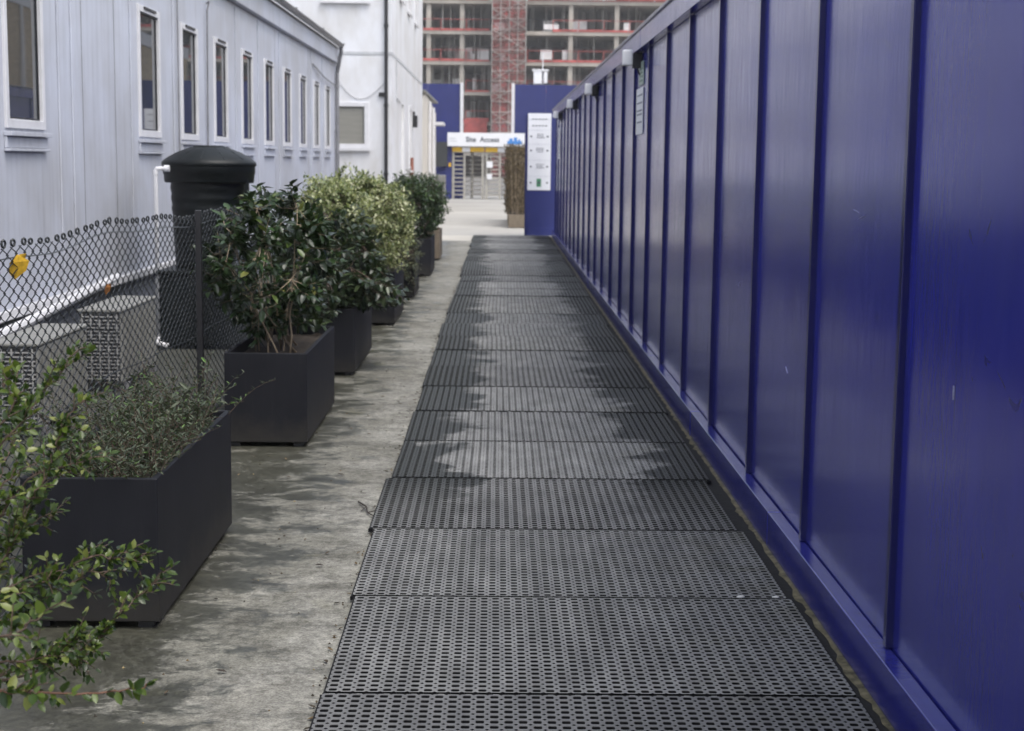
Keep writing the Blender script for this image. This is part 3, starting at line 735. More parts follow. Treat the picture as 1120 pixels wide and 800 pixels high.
# ------------------------------------------------------------------ shrubs
def shrub(label, base, spread, centre, radii, n_stems, n_twigs, per, leaf, lmat, smat, seed, stem_r=.009, twig_len=.2, name='shrub', extra=(), topbias=0, droop=.15, group='shrubs growing in the planters'):
    q = random.Random(seed); r = empty(name, label, 'shrub', base, group)
    st = MB(); fo = MB(); nodes = []
    cv = Vector(centre); bv = Vector(base)
    for k in range(n_stems):
        b0 = bv + Vector((q.uniform(-spread[0],spread[0]), q.uniform(-spread[1],spread[1]), -.02))
        a_ = q.uniform(0, 2*math.pi); e_ = q.uniform(-.3, 1)
        tgt = cv + Vector((math.cos(a_)*radii[0]*.75*math.sqrt(1-e_*e_*.8), math.sin(a_)*radii[1]*.75*math.sqrt(1-e_*e_*.8), e_*radii[2]*.85))
        tgt.x = .6*tgt.x + .4*(b0.x + (tgt.x-b0.x)); pts = []
        mid = b0.lerp(tgt, .5) + Vector((q.uniform(-.05,.05), q.uniform(-.05,.05), .08*(tgt-b0).length))
        for j in range(9):
            t = j/8; p = b0*(1-t)**2 + mid*2*t*(1-t) + tgt*t*t
            p += Vector((q.uniform(-.008,.008), q.uniform(-.008,.008), 0))
            pts.append(p)
            if t > .35: nodes.append(p)
        st.tube(pts, stem_r*q.uniform(.7,1.2), 5, r1=stem_r*.3)
    ll, lw = leaf
    jobs = [(cv, radii)]*n_twigs
    for (c2, r2, n2) in extra: jobs += [(Vector(c2), r2)]*n2
    for cv, radii in jobs:
        while True:
            u = Vector((q.uniform(-1,1), q.uniform(-1,1), q.uniform(-1,1)))
            if .3 < u.length < 1: break
        if q.random() < .7: u = u.normalized()*q.uniform(.72,1.05)
        if topbias and u.z < 0 and q.random() < topbias: u.z = -u.z
        lump = 1 + .16*math.sin(u.x*7+seed) * math.cos(u.y*6+u.z*5)
        tip = cv + Vector((u.x*radii[0], u.y*radii[1], u.z*radii[2]))*lump
        near = min(nodes, key=lambda n_: (n_-tip).length_squared)
        d = tip - near
        if d.length > twig_len*1.8: s0 = tip - d.normalized()*twig_len*1.8; st.tube([near, s0], .0025, 3, cap=False)
        else: s0 = near
        mid = s0.lerp(tip,.5) + Vector((0,0,-.02))
        st.tube([s0, mid, tip], .003, 4, r1=.0012, cap=False)
        out = (tip - s0).normalized()
        for j in range(per):
            t = .3 + .7*(j+1)/per; p = (s0.lerp(mid, t*2) if t < .5 else mid.lerp(tip, t*2-1))
            az = j*2.4 + q.uniform(-.5,.5)
            a1 = out.cross(Vector((0,0,1)));
            if a1.length < .1: a1 = Vector((1,0,0))
            a1.normalize(); a2 = a1.cross(out)
            dr = (a1*math.cos(az) + a2*math.sin(az))*1.0 + out*q.uniform(.3,.9) + Vector((0,0,-droop+q.uniform(-.2,.35)))
            nn = Vector((q.uniform(-.5,.5), q.uniform(-.5,.5), 1))
            s_ = q.uniform(.65,1.15)
            fo.leaf(p, dr, nn, ll*s_, lw*s_, q.uniform(.05,.3))
    part(st, 'stem', smat, r, smooth=True); part(fo, 'foliage', lmat, r, smooth=True)
    return r
shrub('dark glossy camellia-like shrub with bare pale stems in the planter by the fence post', (-1.2,8.5,.45), (.12,.35,0), (-1.24,8.5,.94), (.37,.55,.40), 17, 300, 10, (.066,.034), M['leaf_camellia'], M['bark'], 21, .0065, .16)
shrub('dark glossy shrub just behind the stemmed one, its sprays leaning over the path', (-1.2,11.3,.42), (.12,.45,0), (-1.24,11.2,.76), (.40,.8,.42), 14, 420, 10, (.068,.036), M['leaf_camellia_b'], M['bark_dark'], 5, .009, .2, extra=[((-.92,11.0,.56),(.26,.5,.13),70), ((-1.15,9.35,.66),(.2,.3,.2),40)])
shrub('large pale green and cream variegated bush in the middle of the row', (-1.2,14.4,.42), (.15,.5,0), (-1.33,14.3,.93), (.57,1.15,.45), 14, 1900, 12, (.040,.022), M['leaf_varieg'], M['bark_dark'], 9, .009, .16, topbias=.25, extra=[((-1.05,14.0,.66),(.26,.6,.26),220)])
shrub('low grey-green bush spilling to the ground behind the variegated one', (-1.12,17.0,.36), (.1,.3,0), (-1.05,16.7,.50), (.24,.55,.46), 8, 420, 10, (.035,.013), M['leaf_greygreen'], M['bark_dark'], 14, .006, .15)
shrub('dark green bush in the dark planter near the end of the row', (-1.08,20.5,.43), (.12,.4,0), (-1.12,20.5,.88), (.42,.75,.46), 10, 520, 10, (.06,.026), M['leaf_dark'], M['bark_dark'], 33, .008, .2)
shrub('dark bush in the brown wooden planter, farthest of the row', (-1.08,23.7,.39), (.12,.3,0), (-1.12,23.7,.85), (.40,.55,.48), 9, 300, 10, (.06,.026), M['leaf_dark'], M['bark_dark'], 41, .008, .2)

# low wispy shrub in the near planter
def wispy():
    q = random.Random(77); r = empty('shrub', 'low wispy grey-green shrub with fine leaves in the nearest full planter', 'shrub', (-1.28,5.4,.44), 'shrubs growing in the planters')
    st = MB(); fo = MB()
    for k in range(360):
        b0 = Vector((q.uniform(-1.47,-1.10), q.uniform(4.80,6.08), .43))
        d = Vector((q.gauss(0,.45), q.gauss(-.08,.45), 1)).normalized()
        l = q.uniform(.13,.33); p = b0.copy(); pts = [p.copy()]
        n = 7
        for j in range(n):
            d = (d + Vector((q.gauss(0,.12), q.gauss(0,.12), -.05*j*.5 + q.gauss(0,.05)))).normalized(); p = p + d*(l/n); pts.append(p.copy())
        st.tube(pts, .0016, 3, r1=.0007, cap=False)
        big = q.random() < .06
        for j in range(1, n+1):
            for m_ in range(4):
                t = q.random(); pp = pts[j-1].lerp(pts[j], t); az = q.uniform(0, 6.28)
                dr = Vector((math.cos(az), math.sin(az), q.uniform(.3,1.2)))
                s_ = q.uniform(.6,1.2)*(1.8 if big else 1)
                fo.leaf(pp, dr, Vector((q.uniform(-1,1),q.uniform(-1,1),1)), .022*s_, .0055*s_, .15)
    part(st, 'stem', M['bark_dark'], r); part(fo, 'foliage', M['leaf_lav'], r, smooth=True)
wispy()

# foreground shrub with small box-like leaves reaching in from the left
def front_shrub():
    q = random.Random(4); r = empty('shrub', 'foreground shrub with small bright green leaves reaching in from the left edge', 'shrub', (-1.28,2.7,.44), 'shrubs growing in the planters')
    st = MB(); fo = MB(); rs = MB()
    fpx = 1680
    def spray(pts, side_n, tw=.07, leafl=.019, dens=1.0, red=False, start=.15):
        pts = [Vector(p) for p in pts]
        # smooth the path
        P2 = []
        for i in range(len(pts)-1):
            for k in range(5):
                t = k/5; p0 = pts[max(i-1,0)]; p1 = pts[i]; p2 = pts[i+1]; p3 = pts[min(i+2,len(pts)-1)]
                P2.append(.5*((2*p1)+(p2-p0)*t+(2*p0-5*p1+4*p2-p3)*t*t+(3*p1-p0-3*p2+p3)*t**3))
        P2.append(pts[-1]); P2 = [p + Vector((q.gauss(0,.003),q.gauss(0,.003),q.gauss(0,.003))) for p in P2]
        (rs if red else st).tube(P2, .0034, 5, r1=.0011)
        def leaves(a_, b_, n, d):
            for j in range(n):
                t = (j+.5)/n; p = a_.lerp(b_, t)
                for sgn in (-1, 1):
                    if q.random() < .14: continue
                    az = q.uniform(0, 6.28); s = d.cross(Vector((math.cos(az), math.sin(az), .4)))
                    if s.length < .1: continue
                    s.normalize()
                    dr = s*sgn + d*q.uniform(.3,1.0) + Vector((0,0,.25))
                    s_ = q.uniform(.6,1.2)
                    fo.leaf(p, dr, Vector((q.gauss(0,.4), q.gauss(-.3,.4), 1)), leafl*1.15*s_, leafl*.68*s_, q.uniform(0,.25))
        N = len(P2)
        for i in range(N-1):
            if i/N < start: continue
            d = (P2[i+1]-P2[i]); L_ = d.length
            leaves(P2[i], P2[i+1], max(1, int(L_/.011*dens)), d.normalized())
        for k in range(side_n):
            i = int((start + (1-start)*q.random())*(N-2)); p = P2[i]; d = (P2[i+1]-P2[i]).normalized()
            dd = (d + Vector((q.gauss(0,.5), q.gauss(0,.6), q.gauss(.15,.5)))).normalized()
            l = tw*q.uniform(.5,1.2); e_ = p + dd*l; st.tube([p, p.lerp(e_,.5)+Vector((0,0,.004)), e_], .0014, 4, r1=.0008, cap=False)
            leaves(p, e_, max(2, int(l/.011*dens)), dd)
            fo.leaf(e_, dd, Vector((0,-.3,1)), leafl*.9, leafl*.5, .1)
    for sp in SPRAYS: spray(*sp)
    part(st, 'stem', M['bark_dark'], r); part(rs, 'low_branch', M['bark_red'], r); part(fo, 'foliage', M['leaf_box'], r, smooth=True)
SPRAYS = [
    ([(-1.25, 2.65, 0.45), (-1.021, 2.75, 0.786), (-0.95, 2.8, 0.912), (-0.904, 2.85, 0.99), (-0.857, 2.9, 1.061), (-0.795, 2.95, 1.138)], 26, 0.06, 0.017, 1.2, False, 0.15),
    ([(-1.25, 2.65, 0.45), (-0.947, 2.6, 0.889), (-0.893, 2.633, 0.98), (-0.853, 2.667, 1.055), (-0.838, 2.7, 1.099)], 18, 0.06, 0.018, 1.1, False, 0.1),
    ([(-1.25, 2.65, 0.45), (-1.03, 2.8, 0.597), (-0.925, 2.81, 0.736), (-0.874, 2.82, 0.839), (-0.827, 2.83, 0.933), (-0.807, 2.84, 1.01), (-0.769, 2.85, 1.05)], 34, 0.055, 0.016, 1.2, False, 0.1),
    ([(-1.25, 2.65, 0.45), (-1.062, 2.9, 0.674), (-0.96, 2.925, 0.814), (-0.895, 2.95, 0.882), (-0.812, 2.975, 0.905), (-0.791, 3.0, 0.918)], 22, 0.06, 0.016, 1.0, False, 0.2),
    ([(-1.25, 2.65, 0.45), (-1.061, 2.9, 0.711), (-0.99, 2.967, 0.841), (-0.973, 3.033, 0.92), (-0.973, 3.1, 1.002)], 22, 0.06, 0.017, 1.0, False, 0.1),
    ([(-1.25, 2.65, 0.45), (-0.993, 2.7, 0.629), (-0.915, 2.725, 0.725), (-0.879, 2.75, 0.804), (-0.851, 2.775, 0.884), (-0.816, 2.8, 0.896)], 22, 0.06, 0.017, 1.1, False, 0.1),
    ([(-1.25, 2.65, 0.45), (-1.029, 2.8, 0.614), (-0.934, 2.83, 0.668), (-0.874, 2.86, 0.687), (-0.793, 2.89, 0.73), (-0.734, 2.92, 0.723), (-0.675, 2.95, 0.712)], 38, 0.055, 0.017, 1.2, False, 0.1),
    ([(-1.25, 2.65, 0.45), (-1.066, 2.9, 0.564), (-0.949, 2.925, 0.594), (-0.866, 2.95, 0.643), (-0.799, 2.975, 0.683), (-0.761, 3.0, 0.649)], 26, 0.055, 0.017, 1.1, False, 0.2),
    ([(-1.25, 2.65, 0.45), (-1.015, 2.75, 0.508), (-0.885, 2.77, 0.537), (-0.788, 2.79, 0.575), (-0.732, 2.81, 0.61), (-0.679, 2.83, 0.671), (-0.624, 2.85, 0.699)], 22, 0.045, 0.017, 1.0, False, 0.55),
    ([(-1.25, 2.65, 0.45), (-0.995, 2.7, 0.577), (-0.873, 2.733, 0.576), (-0.815, 2.767, 0.583), (-0.773, 2.8, 0.599)], 26, 0.06, 0.017, 1.1, False, 0.2),
    ([(-1.25, 2.65, 0.45), (-1.07, 2.9, 0.454), (-0.971, 2.925, 0.483), (-0.906, 2.95, 0.503), (-0.84, 2.975, 0.505), (-0.819, 3.0, 0.504)], 22, 0.06, 0.017, 1.1, False, 0.1),
    ([(-1.25, 2.65, 0.45), (-0.902, 2.45, 0.678), (-0.815, 2.463, 0.706), (-0.788, 2.475, 0.718), (-0.754, 2.488, 0.738), (-0.706, 2.5, 0.774)], 5, 0.05, 0.022, 0.5, False, 0.3),
    ([(-1.25, 2.65, 0.45), (-1.026, 2.8, 0.703), (-0.946, 2.825, 0.767), (-0.911, 2.85, 0.788), (-0.874, 2.875, 0.809), (-0.847, 2.9, 0.812)], 20, 0.06, 0.016, 1.0, False, 0.1),
    ([(-1.25, 2.65, 0.45), (-0.949, 2.6, 0.841), (-0.896, 2.633, 0.882), (-0.865, 2.667, 0.924), (-0.842, 2.7, 0.967)], 16, 0.06, 0.017, 1.0, False, 0.1),
    ([(-1.25, 2.65, 0.45), (-0.904, 2.45, 0.624), (-0.818, 2.463, 0.617), (-0.731, 2.475, 0.612), (-0.643, 2.488, 0.608), (-0.584, 2.5, 0.617)], 14, 0.035, 0.023, 0.55, True, 0.1),
    ([(-1.25, 2.65, 0.45), (-0.979, 2.7, 0.999), (-0.924, 2.733, 1.043), (-0.901, 2.767, 1.072), (-0.89, 2.8, 1.118)], 12, 0.05, 0.017, 1.0, False, 0.1),
    ([(-1.25, 2.65, 0.45), (-0.955, 2.6, 0.678), (-0.902, 2.633, 0.701), (-0.88, 2.667, 0.725), (-0.858, 2.7, 0.732)], 20, 0.06, 0.018, 1.0, False, 0.1),
]

front_shrub()

# ------------------------------------------------------------------ litter on the path
tw = MB(); tw.tube([(-.60,6.62,.008),(-.555,6.50,.014),(-.54,6.40,.010),(-.50,6.30,.016)], .004, 5, r1=.002); tw.tube([(-.555,6.50,.014),(-.57,6.42,.012)], .002, 4); tw.tube([(-.54,6.40,.010),(-.49,6.42,.02)], .002, 4)
tag(tw.build('twig', M['dead_twig']), 'dark dry twig lying on the concrete beside the mats', 'twig')
rr = random.Random(2)
def crumb(p, s, label):
    mb = MB(); V = []
    for j in range(4):
        for k in range(6):
            ph = math.pi*(j+.5)/4; t = 2*math.pi*k/6; r0 = s*rr.uniform(.8,1.15)
            V.append((p[0]+1.6*r0*math.sin(ph)*math.cos(t), p[1]+r0*math.sin(ph)*math.sin(t), p[2]+.5*r0*math.cos(ph)))
    F = [(j*6+k, (j+1)*6+k, (j+1)*6+(k+1)%6, j*6+(k+1)%6) for j in range(3) for k in range(6)] + [tuple(range(6)), tuple(reversed(range(18,24)))]
    mb.add(V, F); tag(mb.build('paper_scrap', M['pebble'], smooth=True), label, 'litter')
crumb((.845,5.10,.030), .009, 'white scrap on the mat seam, the left one of two')
crumb((.965,5.10,.030), .008, 'white scrap on the mat seam, nearest the blue kick board')
# fallen leaves (each a thing)
for i, (x_, y_, lb) in enumerate([(-.72,7.2,'tiny dark fallen leaf on concrete level with the stemmed planter'), (-.63,5.55,'tiny dark fallen leaf on concrete right of the nearest planter'), (-.78,4.35,'tiny dark fallen leaf on the bottom left concrete')]):
    mb = MB(); a_ = rr.uniform(0,6.28); mb.leaf(Vector((x_,y_,.006)), Vector((math.cos(a_),math.sin(a_),.1)), Vector((0,0,1)), .035, .016, -.1)
    tag(mb.build('fallen_leaf', M['dead_twig']), lb, 'leaf')

# ------------------------------------------------------------------ white building
WX, WY0, WY1 = -2.2, 32.0, 44.6
wb = empty('white_building', 'white rendered two storey building with one grey window behind the cabin', 'building', (WX-3, WY0, 0))
mb = MB(); WIN = (-3.55, -2.73, 1.78, 2.60)
holed(mb, 'y', WY0, WY0+.25, -12, WX, 0, 7.6, [WIN, (-7.6,-6.8,1.78,2.6), (-3.55,-2.73,4.75,5.6)])
SH = [(34.5,35.3,5.05,6.0), (37.5,38.3,5.05,6.0), (40.5,41.3,5.05,6.0), (35.2,36.1,0,2.75), (38.2,39.0,1.3,2.75)]
holed(mb, 'x', WX-.25, WX, WY0+.25, WY1, 0, 7.6, SH)
mb.box(-12, WX, WY1-.001+.001, WY1+.2, 0, 7.6)
part(mb, 'wall', M['render_white'], wb)
mb = MB(); mb.box(-12.1, WX+.1, WY0-.1, WY1+.3, 7.602, 7.8); part(mb, 'roof', M['asphalt_roof'], wb)
mb = MB(); mb.box(-12, WX+.012, WY0-.012, WY0-.001, 3.62, 3.68); mb.box(WX+.001, WX+.012, WY0, WY1, 3.62, 3.68); mb.box(-12, WX, WY0-.008, WY0-.001, 5.2, 5.22)
part(mb, 'floor_band', simple('render_band', (.45,.46,.48), .6), wb)
def wwin(a0, a1, z0, z1, axis, mat='blind'):
    fw = .07; mb = MB()
    if axis == 'y': holed(mb, 'y', WY0-.03, WY0+.10, a0-.06, a1+.06, z0-.06, z1+.06, [(a0+.03,a1-.03,z0+.03,z1-.03)])
    else: holed(mb, 'x', WX-.10, WX+.03, a0-.06, a1+.06, z0-.06, z1+.06, [(a0+.03,a1-.03,z0+.03,z1-.03)])
    f_ = part(mb, 'window', M['white_pvc'], wb, bevel=.006)
    mb = MB()
    if axis == 'y': mb.box(a0+.032, a1-.032, WY0+.02, WY0+.03, z0+.032, z1-.032)
    else: mb.box(WX-.03, WX-.02, a0+.032, a1-.032, z0+.032, z1-.032)
    part(mb, 'pane', M['glass'] if mat == 'glass' else M['blind'], f_)
    mb = MB()
    if axis == 'y': mb.box(a0-.1, a1+.1, WY0-.08, WY0-.031, z0-.11, z0-.062)
    else: mb.box(WX+.031, WX+.08, a0-.1, a1+.1, z0-.11, z0-.062)
    part(mb, 'sill', M['white_pvc'], f_)
wwin(*WIN, 'y'); wwin(-7.6,-6.8,1.78,2.6,'y'); wwin(-3.55,-2.73,4.75,5.6,'y')
for s_ in SH[:3]: wwin(*s_, 'x', 'glass')
wwin(*SH[4], 'x')
mb = MB(); mb.box(WX-.12, WX-.06, 35.2, 36.1, 0, 2.75); d_ = part(mb, 'door', M['cream_wall'], wb)
mb = MB(); mb.box(WX-.059, WX-.01, 35.95, 36.02, 1.0, 1.12); part(mb, 'handle', M['black'], d_)
mb = MB(); mb.tube([(-2.31,WY0-.05,.1),(-2.31,WY0-.05,7.6)], .036, 10)
for z in (1.2,2.6,4.2,5.8): mb.tube([(-2.31,WY0-.05,z-.03),(-2.31,WY0-.05,z+.03)], .048, 10)
mb.box(-2.46,-2.34,WY0-.06,WY0-.012,2.78,2.86)
part(mb, 'downpipe', M['black'], wb)
mb = MB(); pts = []
for k in range(13):
    t = k/12; pts.append((-3.55+1.2*t, WY0-.02, 3.55-.55*math.sin(math.pi*t)-.5*t))
mb.tube(pts, .008, 4)
mb.tube([(WX+.02,33.2,3.6),(WX+.02,33.2,2.8),(WX+.02,34.6,2.75)], .012, 5)
part(mb, 'cable', simple('grey_cable', (.4,.4,.42), .5, bs=0), wb)
mb = MB(); mb.box(WX+.002, WX+.12, 39.7, 39.95, 2.32, 2.62); mb.box(WX+.002, WX+.06, 39.75, 39.9, 2.62, 2.72); part(mb, 'wall_lantern', M['black'], wb, bevel=.01)
mb = MB(); mb.tube([(WX+.05,38.6,.0),(WX+.05,38.6,1.55)], .045, 8); part(mb, 'brown_pipe', M['rust_pipe'], wb)

# lean-to beyond
lt = empty('lean_to', 'low cream lean-to with sloping roof at the far end of the white building', 'building', (WX-1, 50, 0))
mb = MB()
prof = [(0,44.95),(3.05,44.95),(3.42,45.6),(3.45,47),(3.35,50),(3.1,54.6),(0,54.6)]
V = [(x_, y_, z_) for x_ in (-5, WX) for z_, y_ in prof]; n = len(prof)
mb.add(V, [tuple(range(n)), tuple(reversed(range(n, 2*n)))] + [(k, n+k, n+(k+1)%n, (k+1)%n) for k in range(n)])
part(mb, 'wall', M['cream_wall'], lt)
mb = MB(); mb.box(-5.05, WX+.06, 45.2, 54.75, 3.46, 3.52); part(mb, 'roof', M['ac_beige'], lt)
mb = MB(); mb.box(WX+.002, WX+.35, 51.8, 53.8, 2.66, 2.76); part(mb, 'canopy', M['white_pvc'], lt)
mb = MB(); mb.tube([(WX+.05,48.5,0),(WX+.05,48.5,3.3)], .05, 8); mb.tube([(WX+.05,51.2,0),(WX+.05,51.2,3.2)], .05, 8); part(mb, 'downpipe', M['white_pvc'], lt)
mb = MB(); mb.box(WX+.002, WX+.04, 52, 53.2, .02, 2.2); part(mb, 'door', M['render_white'], lt)
# outdoor unit at the foot of lean-to
cu = empty('condenser_unit', 'grey outdoor unit standing at the foot of the far cream lean-to', 'air conditioner', (-2.0, 54, 0))
mb = MB(); mb.box(-2.19, -1.83, 53.4, 54.3, .08, .98); part(mb, 'casing', M['ac_beige'], cu, bevel=.02)
mb = MB(); [mb.box(-2.16, -1.86, 53.385, 53.398, .14+k*.07, .16+k*.07) for k in range(11)]; part(mb, 'grille', M['grey_metal'], cu)
for yy in (53.5, 54.1):
    mb = MB(); mb.box(-2.2,-1.82,yy,yy+.08,-.005,.078); part(mb, 'foot', M['black'], cu)

# ------------------------------------------------------------------ reed hedge in trough
pl = empty('planter', 'pale timber trough under the brown dry hedge at the far right', 'planter', (.5,36,0))
mb = MB(); mb.box(.24, .86, 34.75, 39.5, .0, .30); part(mb, 'trough', M['tan_wood'], pl, bevel=.01)
mb = MB(); mb.box(.27, .83, 34.78, 39.47, .301, .315); part(mb, 'soil', M['soil'], pl)
hd = empty('dry_hedge', 'narrow brown dry hedge in a timber trough before the turnstiles', 'hedge', (.5,36,.5))
q = random.Random(8); fo = MB(); st = MB()
for k in range(70):
    x_, y_ = q.uniform(.3,.8), q.uniform(34.9,39.3); st.tube([(x_,y_,.3),(x_+q.uniform(-.08,.08),y_,1.7)], .012, 4, r1=.004)
for k in range(9000):
    z_ = .26 + 1.66*q.random()**.9; y_ = q.uniform(34.72,39.5)
    wd = .36 - .03*math.sin(z_*6+y_*2) ; x_ = .55 + q.uniform(-wd,wd)
    if z_ > 1.75 + .1*math.sin(x_*23+y_*5): continue
    fo.leaf(Vector((x_,y_,z_)), Vector((q.gauss(0,.45), q.gauss(0,.45), 1)), Vector((q.gauss(0,1), q.gauss(0,1), .2)), q.uniform(.06,.14), .018, .2)
part(st, 'stem', M['bark'], hd); part(fo, 'foliage', M['reed'], hd)

# ------------------------------------------------------------------ turnstiles and far hoardings
GY = 60.5
def text_mesh(txt, size, mat, parent, loc, name='lettering'):
    cu_ = bpy.data.curves.new(name, 'FONT'); cu_.body = txt; cu_.size = size; cu_.extrude = .004; cu_.align_x = 'CENTER'; cu_.align_y = 'CENTER'; cu_.offset = .004
    o = bpy.data.objects.new(name, cu_); dg = bpy.context.evaluated_depsgraph_get()
    C.objects.link(o); dg.update(); me = bpy.data.meshes.new_from_object(o.evaluated_get(dg)); C.objects.unlink(o); bpy.data.objects.remove(o)
    me.materials.clear(); me.materials.append(mat)
    me.transform(Matrix.Translation(loc) @ Matrix.Rotation(rad(90), 4, 'X'))
    o = bpy.data.objects.new(name, me); C.objects.link(o); o.parent = parent; o.matrix_parent_inverse = root_world(parent).inverted()
    return o
hs_ = empty('entrance_sign', 'long white header sign reading Site Access above the turnstiles', 'sign', (-.4, GY-.2, 2.05))
mb = MB(); mb.box(-1.98, 1.02, GY-.30, GY-.22, 2.04, 2.56); part(mb, 'board', M['sign_white'], hs_, bevel=.01)
text_mesh('Site  Access', .27, M['ink'], hs_, (-.62, GY-.306, 2.30))
mb = MB(); yb = GY-.308
mb.box(.34, .90, yb, yb+.005, 2.14, 2.26); mb.box(.42,.55,yb,yb+.005,2.262,2.36); mb.box(.60,.72,yb,yb+.005,2.262,2.40); mb.box(.76,.84,yb,yb+.005,2.262,2.33)
part(mb, 'logo', M['logo_blue'], hs_)
mb = MB(); mb.box(-1.92,-1.60,yb+.002,yb+.005,2.22,2.25); mb.box(-1.92,-1.65,yb+.002,yb+.005,2.32,2.35); part(mb, 'faint_print', simple('faint_grey', (.5,.52,.55), .5, bs=0), hs_)
def turnstile(x0, x1, label, blue):
    r = empty('turnstile', label, 'turnstile', ((x0+x1)/2, GY, 0), 'full height turnstiles at the site entrance')
    mb = MB()
    for xx in (x0, x1-.09): mb.box(xx, xx+.09, GY-.05, GY+.05, 0, 2.0); mb.box(xx, xx+.09, GY+1.1, GY+1.2, 0, 2.0)
    part(mb, 'frame_post', M['turnstile'], r)
    mb = MB(); mb.box(x0, x1, GY-.07, GY+1.25, 2.001, 2.035); part(mb, 'canopy', M['turnstile'], r)
    mb = MB(); w3 = (x1-x0)/3
    mb.box(x0, x0+w3-.02, GY-.10, GY-.071, 1.83, 2.0); mb.box(x0+w3+w3*.7, x1, GY-.10, GY-.071, 1.83, 2.0); part(mb, 'yellow_strip', M['yellow'], r)
    mb = MB(); mb.box(x0+w3-.018, x0+w3*1.7-.005, GY-.10, GY-.071, 1.83, 2.0); part(mb, 'white_strip', M['sign_white'], r)
    xm = x0 + (x1-x0)*.62; mb = MB(); mb.tube([(xm,GY+.55,.02),(xm,GY+.55,2.0)], .06, 10)
    for k in range(11):
        z = .18 + k*.165
        for a_ in (20, 140, 260):
            mb.tube([(xm,GY+.55,z),(xm+.52*math.cos(rad(a_)),GY+.55+.52*math.sin(rad(a_)),z)], .02, 6)
    part(mb, 'rotor', M['turnstile'], r)
    mb = MB(); xs = x0 + (x1-x0)*.36
    mb.box(xs, xs+.07, GY-.04, GY+.04, 0, 2.0)
    for k in range(11): z = .14 + k*.165; mb.box(x0+.09, xs, GY-.018, GY+.018, z, z+.045)
    part(mb, 'comb', M['turnstile'], r)
    if blue:
        mb = MB(); mb.box(x0+.1, xs-.02, GY+.25, GY+.28, .02, 1.8); part(mb, 'side_panel', M['blue_far'], r)
    else:
        mb = MB(); mb.box(x0+.04, x0+.28, GY-.16, GY-.06, 1.22, 1.46); part(mb, 'card_reader', M['sign_white'], r, bevel=.01); mb = MB(); mb.box(x0+.06, x0+.26, GY-.16, GY-.06, .78, .98); part(mb, 'card_reader', M['sign_white'], r, bevel=.01)
turnstile(-1.80, -.56, 'steel turnstile with blue side panel, left one under the entrance sign', True)
turnstile(-.50, .98, 'steel turnstile with white card readers, right one under the entrance sign', False)
def farboard(x0, x1, z1, label, edge):
    r = empty('far_hoarding', label, 'hoarding', ((x0+x1)/2, GY+.9, 0)); n = max(1, round((x1-x0)/1.22)); wd = (x1-x0)/n
    for k in range(n):
        mb = MB(); mb.box(x0+k*wd+.004, x0+(k+1)*wd-.004, GY+.9, GY+.93, 0, z1); part(mb, 'panel', M['blue_far'], r)
    mb = MB(); mb.box(edge-.06, edge+.06, GY+.82, GY+.96, 0, z1+.05); part(mb, 'edge_post', M['white_pvc'], r)
    mb = MB()
    for zz in (1.0, 2.2, 3.6): mb.box(x0, x1, GY+.935, GY+1.0, zz, zz+.09)
    part(mb, 'rail', M['tan_wood'], r)
farboard(-8.0, -1.52, 4.48, 'tall blue hoarding left of the site gateway with white edge post', -1.46)
farboard(.62, 9.2, 4.48, 'tall blue hoarding right of the site gateway behind the information board', .56)
mb = MB(); r = empty('blue_board', 'low blue board with dark box beside the left turnstile', 'board', (-2.1, GY-.1, 0))
mb.box(-2.35, -1.82, GY-.12, GY-.08, 0, 2.2); part(mb, 'panel', M['blue_far'], r)
mb = MB(); mb.box(-2.85, -1.98, GY-.35, GY-.15, 1.25, 2.2); part(mb, 'dark_box', simple('dark_cabinet', (.03,.033,.035), .5), r)
mb = MB(); mb.box(-1.93, -1.84, GY-.16, GY-.121, 1.25, 1.4); part(mb, 'button_box', M['yellow'], r)
# lamp box on mast over right far hoarding
mm = empty('mast_lamp', 'white box on thin mast above the right far blue hoarding', 'lamp', (1.6, GY+1.1, 0))
mb = MB(); mb.tube([(1.72,GY+1.1,0),(1.72,GY+1.1,5.75)], .018, 8); part(mb, 'mast', M['sign_white'], mm)
mb = MB(); mb.box(1.36, 1.68, GY+.95, GY+1.25, 4.52, 5.02); mb.box(1.76,1.90,GY+.95,GY+1.2,4.55,5.0); mb.box(1.30,1.95,GY+.93,GY+1.27,5.02,5.08); part(mb, 'white_box', M['sign_white'], mm, bevel=.01)

# ------------------------------------------------------------------ building under construction
BY = 148.; cb_ = empty('unfinished_building', 'large concrete frame building under construction with open floors and red edge barriers', 'building', (5, BY, 0))
x0, x1 = -32, 34; ST = 2.84; zs = [-.3 + ST*k + .08 for k in range(1, 9)]
zs = [5.15-ST, 5.15, 7.98, 10.82, 13.66, 16.5]
q = random.Random(12)
for z in zs:
    mb = MB(); mb.box(x0, x1, BY, BY+16, z-.34, z); part(mb, 'floor_slab', M['concrete_bldg'], cb_)
mb = MB(); mb.box(x0, x1, BY+15.6, BY+16, 0, 16.5); part(mb, 'rear_wall', M['interior'], cb_)
rcol = MB()
for z0_, z1_ in zip([0]+zs, zs):
    for xx in [-28.5,-24,-19.5,-15,-11,-6.7,-3.55,2.9,6.75,11.1,15.5,20,24.5,29]:
        if xx in (2.9,): continue
        mb = MB(); wd = .42
        mb.box(xx-wd/2, xx+wd/2, BY+.25, BY+.75, z0_, z1_-.341)
        rcol.box(xx-wd/2, xx+wd/2, BY+7.3, BY+7.8, z0_, z1_-.341)
        if z0_ >= 2: part(mb, 'column', M['concrete_bldg'], cb_)
tag(part(rcol, 'rear_column', M['concrete_bldg'], cb_), kind='stuff')
